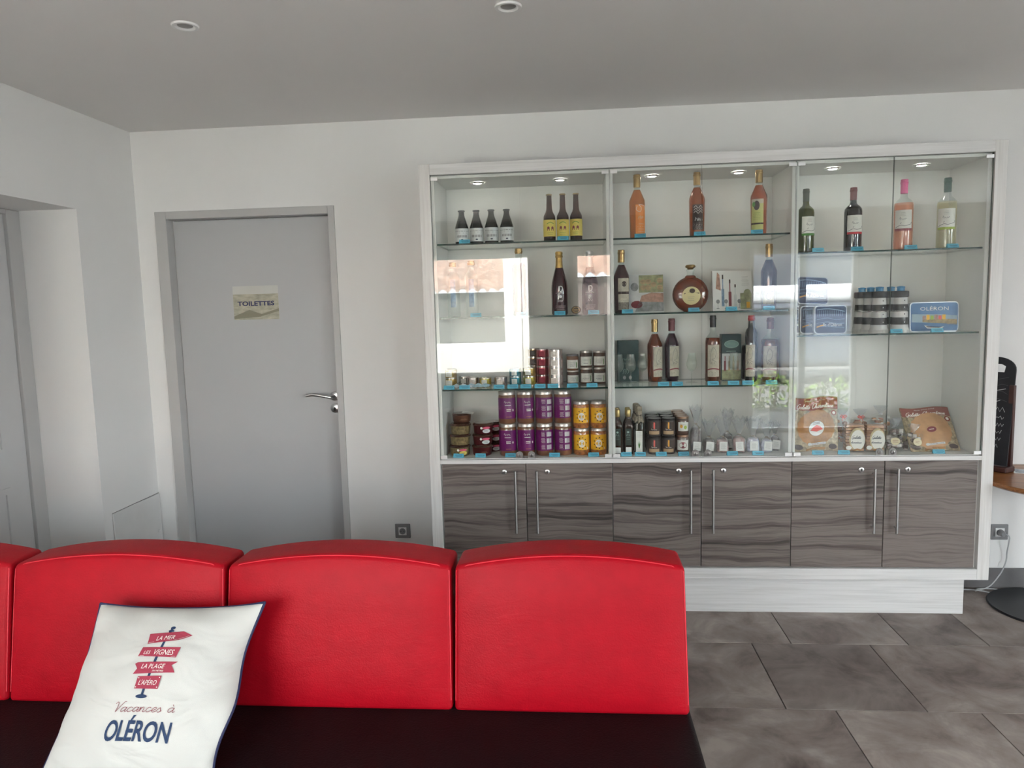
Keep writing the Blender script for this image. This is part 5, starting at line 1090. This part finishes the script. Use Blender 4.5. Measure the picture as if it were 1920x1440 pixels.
# blue price cards
def where(ulist, z, texts):
    for xx, tt in zip(ulist, texts):
        if tt is None: continue
        xx *= .9955
        o = empty('price_card', (xx, 3.556, z), rnd.uniform(-.12, .12), label='light blue price card ' + tt, cat='price card', group='light blue price cards')
        w = .0265; h = .019
        b = MB(); b.add([(-w, -.009, 0), (w, -.009, 0), (w, .0, h), (-w, 0, h), (w, .009, 0), (-w, .009, 0)], [(0, 1, 2, 3), (3, 2, 4, 5), (0, 3, 5), (1, 4, 2)], blue_card); b.build('card', o)
        mp = lambda u_, v_, off: (u_, -.009 + .009 * v_ / h - off, v_)
        b = MB(); Decal(b, mp).stroke([(-.017, .012), (.016, .012), (.019, .0115), (.019, .0085), (.016, .007), (-.012, .007)], .0015, ink_m, 0); b.build('print', o)
where([-.519, -.038], 1.854, ['at the foot of the squat beer bottles', 'in front of the middle yellow-labelled beer bottle'])
where([.331, .611, .877], 1.854, ['under the pale orange liqueur bottle', 'under the copper liqueur bottle', 'under the yellow-green labelled liqueur bottle'])
where([1.159, 1.337, 1.578, 1.764], 1.760, ['between the olive and the black wine bottles', 'at the foot of the black red-wine bottle', 'at the foot of the rosé bottle', 'at the foot of the white wine bottle'])
where([-.475, -.246, -.06, .104], 1.496, ['by the second clear gold-capped bottle', 'by the tall pinkish red bottle', 'under the gold-foiled sparkling bottle', 'under the silver-foiled sparkling bottle'])
where([.267, .584, .761, .936], 1.496, ['beside the dark red aperitif bottle', 'in front of the round decanter', 'in front of the open brochure', 'under the deep purple bottle'])
where([1.525, 1.709], 1.372, ['in front of the lighthouses', 'in front of the harbour tin'])
where([-.621, -.543, -.37, -.301, -.236, -.165, -.101, -.006, .091], 1.140, ['in front of the far-left gold tins', 'under the crumpled leaflets', 'in front of the rosy silver tin', 'in front of the teal tins', 'in front of the gold and yellow tins', 'in front of the red tin stack', 'in front of the wide silver stack', 'in front of the small cream-labelled jars', 'in front of the four white-labelled jars'])
where([.438, .505, .676, .773, .842, .953], 1.140, ['before the orange-brown cognac bottle', 'before the burgundy-capped bottle', 'before the black-capped amber bottle', 'before the oval-emblem box', 'left of the red-capped bottle foot', 'before the bottle at the right shelf end'])
where([-.585, -.473, -.321, -.1, .094], .7945, ['in front of the speckled terrine stack', 'in front of the wine-red terrine stack', 'in front of the first purple jar', 'in front of the barcode-side jars', 'in front of the yellow bean jars'])
where([.255, .324, .426, .535, .77, .893], .7945, ['before the square oil bottles', 'before the cloth-topped bottle', 'before the black-lidded spread jars', 'before the copper-lidded jars', 'before the pink-filled sweet bags', 'before the lilac sweet bags'])
where([1.177, 1.298, 1.737], .7945, ['in front of the rust-red galette bag', 'in front of the first sliced galettes', 'in front of the leaning galette bag'])

# ============================================================ SOFA
sofa = empty('sofa', (0, 0, 0), label='long bench sofa with red leatherette backrests and black-brown seat', cat='sofa')
XS = [-2.36, -1.69, -1.022, -.352, .306]
seatz = .42
def seatfn(p): return (p.x, p.y, p.z + .006 * (1 - (p.y / .40) ** 2) * (1 if p.z > 0 else 0))
b = MB(); hx = (XS[4] - XS[0]) / 2 + .004; b.rbox((hx, .40, .065), .022, (24, 6, 1), seat_m, ((XS[0] + XS[4]) / 2, 1.66, seatz - .068), seatfn); b.build('seat', sofa, True)
b = MB(); b.box(XS[0] + .03, XS[4] - .03, 1.32, 2.03, .10, seatz - .125, seat_m); b.build('base', sofa, bev=.006)
for lx in (XS[0] + .08, -1.02, XS[4] - .08):
    for ly in (1.36, 1.98): MB().lathe([(.018, 0), (.022, .10)], 14, black_m).build('foot', sofa, True, loc=(lx, ly, 0))
def backrest(x0, x1):
    hx = (x1 - x0) / 2 - .0025; h = .398; T = .072
    def fn(p):
        tz = (p.z + h / 2) / h; ux = p.x / hx
        z = p.z + (.036 * (1 - ux * ux)) * max(0, tz) ** 1.5
        y = p.y + .068 * tz
        if p.y < 0: y -= .020 * (1 - ux ** 4) * (1 - (2 * tz - 1) ** 4) * min(1, -p.y / T)
        xs = p.x * (1 - .012 * tz)
        return (xs, y, z)
    o = MB(); o.rbox((hx, T, h / 2), .014, (16, 3, 10), red_m, (0, 0, 0), fn)
    oo = o.build('backrest', sofa, True, loc=((x0 + x1) / 2, 1.905 + T, seatz + h / 2 - .004))
    # seam piping around the front face
    k = .021; pts = []
    r_ = .014; zt_, hx_ = h / 2 - r_ * .3, hx - r_ * .3
    for i in range(17): pts.append((-hx_ + .0, -T + r_ * .3, -h / 2 + .03 + (h - .03 - r_ * 1.0) * i / 16))
    for i in range(1, 24): pts.append((-hx_ + r_ * .5 + (2 * hx_ - r_) * i / 24, -T + r_ * .3, zt_))
    for i in range(17): pts.append((hx_, -T + r_ * .3, h / 2 - r_ * 1.0 - (h - .03 - r_) * i / 16))
    b = MB(); b.tube([Vector(fn(Vector(p))) for p in pts], .0016, seam_m, 6); b.build('seam', oo, True)
for i in range(4): backrest(XS[i], XS[i + 1])

# ============================================================ CUSHION
cu_ = empty('cushion', (0, 0, 0), label='ivory cushion with navy piping and red signpost print leaning on the red sofa', cat='cushion')
CW, CH = .236, .222
Dn = Vector((0, -.27, -.3105)).normalized(); Nn = Vector((0, -.7545, .6563)); P0 = Vector((-1.0935, 1.845, .752)) + Vector((0, 0, 0))
C0 = P0 + Dn * CH
def cush(u, v, side):
    """u, v in -1..1 (v down); side +1 front, -1 back, 0 rim"""
    pu = u * (1 - .085 * (1 - v * v) ** 1.0); pv = v * (1 - .07 * (1 - u * u))
    th = .082 * (max(0, (1 - u ** 2)) ** .55) * (max(0, (1 - v ** 2)) ** .55)
    wr = 0
    if side > 0:
        edge = max(abs(u), abs(v)); wr = .009 * noise.noise(Vector((u * 2.2 + 5, v * 5 - u * 2, 2))) * min(1, edge * 1.2) + .006 * math.sin(10 * (u * v)) * max(0, edge - .45)
        wr *= min(1, th / .02)
    p = C0 + Vector((1, 0, 0)) * (pu * CW) + Dn * (pv * CH) + Nn * (side * th + wr + .006 * math.sin(2.2 * u + 1))
    if u > 0: p = p + (Vector((-.022, 0, 0)) * max(0, v - .2) + Vector((.012 * math.sin(5 * v + .6), 0, 0)) + Nn * (.020 * math.sin(4.2 * v))) * u ** 5
    return p
b = MB(); N = 40
gx_ = [math.sin(PI / 2 * (2 * i / N - 1)) for i in range(N + 1)]
for side in (1, -1):
    v = [cush(gx_[i], gx_[j], side) for j in range(N + 1) for i in range(N + 1)]
    f = []
    for j in range(N):
        for i in range(N):
            q = (j * (N + 1) + i, (j + 1) * (N + 1) + i, (j + 1) * (N + 1) + i + 1, j * (N + 1) + i + 1); f.append(q if side > 0 else q[::-1])
    b.add(v, f, cloth_m)
b.build('cover', cu_, True)
ring = [(t, -1) for t in gx_[:-1]] + [(1, t) for t in gx_[:-1]] + [(-t, 1) for t in gx_[:-1]] + [(-1, -t) for t in gx_[:-1]]
b = MB(); b.tube([cush(a, c, 0) for a, c in ring], .0038, piping_m, 8, True); b.build('piping', cu_, True)
def cmap(x_, t_, off):    # x from centre, t down from the top edge
    u = (x_ * 1.06 + .023) / CW; v = (-t_) / CH - 1
    v = max(-1, min(1, v)); p = cush(u, v, 1)
    return p + Nn * (.0008 + off)
b = MB(); d = Decal(b, cmap)
# v axis points up => pass -t
T_ = lambda pts: [(a, -c) for a, c in pts]
def dense(pts, k=6):
    o = []
    for i in range(len(pts)):
        a = pts[i]; c = pts[(i + 1) % len(pts)]
        for j in range(k): o.append((a[0] + (c[0] - a[0]) * j / k, a[1] + (c[1] - a[1]) * j / k))
    return o
def fillpoly(pts, m, L):
    """triangulated fan around the centroid, rings follow the cloth"""
    pts = dense(T_(pts), 6); cx = sum(p[0] for p in pts) / len(pts); cy = sum(p[1] for p in pts) / len(pts); n = len(pts); v = [cmap(cx, cy, .0003 * L)]
    for q in (1, 2, 3): v += [cmap(cx + (a - cx) * q / 3, cy + (c - cy) * q / 3, .0003 * L) for a, c in pts]
    f = []
    for k in range(n):
        k2 = (k + 1) % n; f.append((0, 1 + k, 1 + k2))
        for q in (1, 2): f.append((1 + (q - 1) * n + k, 1 + q * n + k, 1 + q * n + k2, 1 + (q - 1) * n + k2))
    b.add(v, f, m)
d.stroke([(.0125 - .0145 * k / 12, -(.072 + .186 * k / 12)) for k in range(13)], .0065, navy_ink, 1)
d.disc(.0135, -.0735, .0065, .0045, navy_ink, 2, 12); d.disc(.013, -.083, .0075, .003, navy_ink, 2, 12); d.disc(-.0025, -.260, .015, .005, navy_ink, 2, 16)
fillpoly([(-.0384, .0937), (.0457, .0837), (.0731, .0956), (.0436, .1103), (-.034, .1224)], red_ink, 4)
fillpoly([(-.0444 + .002, .132), (.0589, .1306), (.0574 - .002, .1586), (-.0464, .157)], red_ink, 4)
fillpoly([(-.0400, .1735), (.065, .1693), (.052, .180), (.058, .187), (.0656, .1981), (-.0432, .2044), (-.036, .190), (-.0464, .1775)], red_ink, 4)
fillpoly([(-.0263, .2101), (.0366, .2076), (.0355, .2412), (-.0266, .2414)], red_ink, 4)
b.build('signpost_print', cu_)
b = MB(); d = Decal(b, cmap)
d.text('LA MER', .009, -.1105, .046, cream_ink, 7, h=.0125, shear=.25, rot=.11); d.text('LES', -.024, -.1515, .018, cream_ink, 7, h=.0095, shear=.25); d.text('VIGNES', .021, -.1525, .052, cream_ink, 7, h=.0150, shear=.25)
d.text('LA PLAGE', .006, -.1895, .062, cream_ink, 7, h=.0125, shear=.25, rot=.02); d.text('200 MÈTRES', .022, -.1975, .030, cream_ink, 7, h=.0042, shear=.2); d.text("L'APÉRO", .005, -.2320, .048, cream_ink, 7, h=.0130, shear=.25)
for (a, c) in ((-.022, .2145), (.033, .2125), (-.0235, .2375), (.0325, .2370)): d.disc(a, -c, .0014, .0014, cream_ink, 7, 8)
d.stroke([(-.032, -.119), (.042, -.108), (.066, -.0965)], .0006, cream_ink, 7); d.stroke([(-.042, -.1552), (.054, -.1562)], .0006, cream_ink, 7)
b.build('sign_lettering', cu_)
b = MB(); d = Decal(b, cmap); d.script('Vacances à', -.070, -.2985, .157, .0115, .0014, maroon_ink, 3, .35, .02); b.build('script_lettering', cu_)
b = MB(); d = Decal(b, cmap); d.text('OLÉRON', .005, -.3640, .168, navy_ink, 3, h=.0475, shear=.18, bold=.022); b.build('name_lettering', cu_)

# ============================================================ TABLE CORNER
tb = empty('round_table', (2.288, 3.555, 0), label='round honey-wood table on a black disc base, right of the cabinets', cat='table')
b = MB(); b.lathe([(0, .637), (.315, .637), (.328, .645), (.330, .655), (.325, .664), (0, .665)], 64, table_m); b.build('tabletop', tb, True)
b = MB(); b.lathe([(.03, .02), (.03, .637)], 24, basedark); b.build('pedestal', tb, True)
b = MB(); b.lathe([(0, 0), (.252, 0), (.255, .004), (.250, .010), (.06, .022), (.03, .026)], 64, basedark); b.build('base', tb, True, loc=(.01, .06, 0))
bd = empty('chalkboard', (2.070, 3.765, .665), math.atan2(-.14, .10), label='tall black chalkboard menu with round top and handle hole on the round table', cat='chalkboard')
# board: rounded top with hand hole, built as a frame around the hole
Wb, Hb = .086, .565
lean = .10
def bm_(u, v, off): return (u, -off + lean * v, v)
outer = [(-Wb, .03), (Wb, .03), (Wb, Hb - .06)] + [(Wb * math.cos(a), Hb - .06 + .06 * math.sin(a)) for a in [R(12 * k) for k in range(1, 15)]] + [(-Wb, Hb - .06)]
hole = [(-.035, Hb - .075), (.035, Hb - .075), (.040, Hb - .045), (.020, Hb - .035), (-.020, Hb - .035), (-.040, Hb - .045)]
bmh = bmesh.new()
def loop(pts):
    vs_ = [bmh.verts.new(bm_(a, c, 0)) for a, c in pts]; return [bmh.edges.new((vs_[i], vs_[(i + 1) % len(vs_)])) for i in range(len(vs_))]
eds = loop(outer) + loop(hole); bmesh.ops.triangle_fill(bmh, use_beauty=True, edges=eds)
me = bpy.data.meshes.new('board'); bmh.to_mesh(me); bmh.free(); me.materials.append(slate_m)
bo = bpy.data.objects.new('board', me); col.objects.link(bo); bo.parent = bd; m_ = bo.modifiers.new('solid', 'SOLIDIFY'); m_.thickness = .008; m_.offset = 0
b = MB(); d = Decal(b, lambda u, v, off: (u, -.006 - off + lean * v, v)); chalk = mat('white_chalk', (.55, .55, .55), .9); chalkd = mat('faint_chalk', (.10, .10, .11), .9)
d.scrawl(-.045, .065, .295, .020, chalk, 0, .0032, 2, 2)
for k in range(5): d.scrawl(-.060, .060, .258 - .035 * k, .015, chalk, 0, .0028, 12 + k, (2, 3, 2, 2, 1)[k])
for k in range(4): d.stroke(smoothline([(-.06 + .03 * j, .46 - .035 * k + .008 * math.sin(j * 2.1 + k)) for j in range(5)]), .002, chalkd, 0)
d.stroke(smoothline([(-.03, .335), (0, .340), (.03, .352)]), .003, chalk, 0); d.stroke([(-.05, .395), (-.04, .396)], .005, chalk, 0); d.stroke(smoothline([(-.01, .395), (.02, .402), (.05, .410)]), .003, chalk, 0)
b.build('chalk_writing', bd)
b = MB(); b.box(.066, .090, .030, .052, 0, .43, brownw_m); b.build('stand_post', bd, bev=.002)
b = MB(); b.box(-.094, .10, -.03, .055, 0, .028, brownw_m); b.build('stand_foot', bd, bev=.006)
lf = empty('postcard', (2.24, 3.70, .665), R(-25), label='glossy leaflet with blue picture lying flat on the round table', cat='leaflet')
b = MB(); b.box(-.075, .075, -.05, .05, 0, .0015, paper_m); b.build('card', lf)
b = MB(); b.add([(-.068, -.043, .0018), (.068, -.043, .0018), (.068, .043, .0018), (-.068, .043, .0018)], [(0, 1, 2, 3)], mat('grey_blue_picture', (.14, .19, .26), .2, var=.5, vscale=25)); b.build('picture', lf)
# cable from the right socket
pts = [(2.2195, YB - .014, .300), (2.236, YB - .045, .292), (2.240, YB - .040, .26), (2.243, YB - .022, .20), (2.243, YB - .02, .16), (2.228, YB - .03, .125), (2.195, YB - .05, .085), (2.13, YB - .08, .035), (2.07, YB - .07, .008), (2.11, YB - .03, .004), (2.17, YB - .035, .004), (2.215, YB - .05, .004), (2.23, YB - .085, .004), (2.20, YB - .105, .004), (2.15, YB - .10, .004), (2.10, YB - .06, .004), (2.03, YB - .045, .004), (1.94, YB - .045, .004), (1.89, YB - .05, .004)]
def smooth3(p, k=6):
    p = [Vector(q) for q in p]; o = []
    for i in range(len(p) - 1):
        a, b_, c, d_ = p[max(i - 1, 0)], p[i], p[i + 1], p[min(i + 2, len(p) - 1)]
        for j in range(k):
            t = j / k; o.append(.5 * ((2 * b_) + (c - a) * t + (2 * a - 5 * b_ + 4 * c - d_) * t * t + (3 * b_ - a - 3 * c + d_) * t ** 3))
    o.append(p[-1]); return o
cb = empty('power_cable', (2.2, YB - .03, 0), label='thin grey power cable looping from the socket down behind the cabinet plinth', cat='cable')
o_ = MB().tube([q - Vector((2.2, YB - .03, 0)) for q in smooth3(pts)], .0033, cable_m, 8).build('cord', cb, True)
b = MB(); b.lathe([(.012, 0), (.016, .004), (.016, .022), (.010, .030)], 18, grey_pl); b.build('plug', cb, True, loc=(.0095, .0155, .302), rot=(R(90), 0, 0))

# ============================================================ OUTSIDE (seen mirrored in the glass doors)
asph = mat('pale_asphalt', (.17, .17, .17), .9, var=.15, vscale=6); rend = mat('white_render_wall', (.78, .76, .72), .9, var=.04); rend2 = mat('blue_grey_render_wall', (.06, .075, .105), .9, var=.05); stone = mat('grey_stone_wall', (.14, .135, .125), .9, var=.3, vscale=7); rtile = mat('terracotta_roof_tile', (.46, .31, .25), .8, var=.35, vscale=5)
b = MB(); b.box(-30, 30, -40, YR - .13, -.10, -.03, asph); g_ = b.build('ground_outside'); g_['kind'] = 'structure'
def roof(parent, x0, x1, ye, ze, yr, zr, pitch=.22):
    """rows of curved tiles as one corrugated surface"""
    nx = int((x1 - x0) / pitch) * 6; ny = 8; v = []; f = []
    for j in range(ny + 1):
        t = j / ny
        for s_ in (0, 1):
            if j == ny and s_: continue
            for i in range(nx + 1):
                x_ = x0 + (x1 - x0) * i / nx; zz = ze + (zr - ze) * t + .10 * abs(math.sin(PI * (x_ - x0) / pitch)) + (0 if s_ == 0 else .07)
                v.append((x_, ye + (yr - ye) * t, zz))
    rows_ = len(v) // (nx + 1)
    for j in range(rows_ - 1):
        for i in range(nx): f.append((j * (nx + 1) + i, j * (nx + 1) + i + 1, (j + 1) * (nx + 1) + i + 1, (j + 1) * (nx + 1) + i))
    MB().add(v, f, rtile).build('roof_tiles', parent, kind='stuff')
def house(x0, x1, yf, zf_, d_, ze, zr, m, label):
    o = empty('neighbour_house', (0, 0, 0), label=label, cat='house')
    MB().box(x0, x1, yf - d_, yf, -.03, ze, m).build('wall', o)
    roof(o, x0 - .1, x1 + .1, yf + .15, ze - .02, yf - d_ * .6, zr)
    return o
house(-9, -1.45, -9.0, 0, 4, 1.85, 2.75, stone, 'low grey stone outbuilding with a terracotta roof across the yard')
house(-1.40, -.2, -8.0, 0, 4, 3.0, 3.9, rend, 'white rendered house across the yard seen mirrored in the glass')
house(1.9, 9.5, -14, 0, 4, 3.4, 4.6, rend2, 'blue-grey rendered house further across the yard')
b = MB(); b.box(-6, .4, -3.4, -3.2, -.03, 1.02, rend); o = b.build('garden_wall'); tag(o, 'low white garden wall outside the window', 'wall')
van = empty('parked_van', (4.4, -7.2, 0), label='white van parked in the yard outside the glazed door', cat='van')
vp = mat('slate_van_paint', (.09, .11, .15), .3, coat=.3); vw = mat('white_van_roof', (.70, .72, .76), .4); vg = mat('dark_van_glass', (.02, .03, .04), .1)
def vfn(p): return (p.x - (.35 * max(0, p.z - .2) if p.x > 1.2 else 0), p.y * (1 - .08 * max(0, p.z)), p.z)
MB().rbox((2.3, .9, .60), .16, 6, vp, (0, 0, .90), vfn).build('body', van, True); MB().rbox((2.0, .86, .16), .10, 4, vw, (0, 0, 1.62)).build('roof', van, True)
MB().box(-1.5, 1.7, .84, .875, 1.05, 1.38, vg).build('side_window', van, bev=.02)
for wx in (-1.5, 1.5):
    for wy in (-.78, .78): MB().lathe([(.12, -.1), (.33, -.1), (.34, -.06), (.34, .06), (.33, .1), (.12, .1)], 24, black_m).build('wheel', van, True, loc=(wx, wy, .31), rot=(R(90), 0, 0))
house(-.1, 1.4, -7.0, 0, 3, 2.05, 2.7, mat('pink_render_wall', (.15, .115, .11), .9), 'small pink rendered house with a tiled roof across the yard')
leafm = mat('hedge_leaf', (.16, .27, .04), .6, var=.5, vscale=3)
hb = MB(); q = random.Random(11)
for k in range(900):
    c_ = Vector((q.uniform(1.9, 4.6), -3.6 + q.uniform(-.25, .25), q.uniform(.0, .42))); c_.z *= 1 + .25 * math.sin(c_.x * 5)
    a_ = Vector((q.uniform(-1, 1), q.uniform(-1, 1), q.uniform(-1, 1))).normalized() * .045; e_ = a_.orthogonal().normalized() * .02
    hb.add([c_ - a_, c_ + e_, c_ + a_, c_ - e_], [(0, 1, 2, 3)], leafm)
hd = empty('hedge', (0, 0, -.03), label='low green hedge in the yard outside the glazed door', cat='hedge'); hb.build('leaves', hd, kind='stuff')
hb = MB()
for k in range(12): hb.tube([(2.0 + .22 * k, -3.6, 0), (2.02 + .22 * k, -3.58, .3)], .012, brownw_m, 6)
hb.build('stems', hd, kind='stuff')
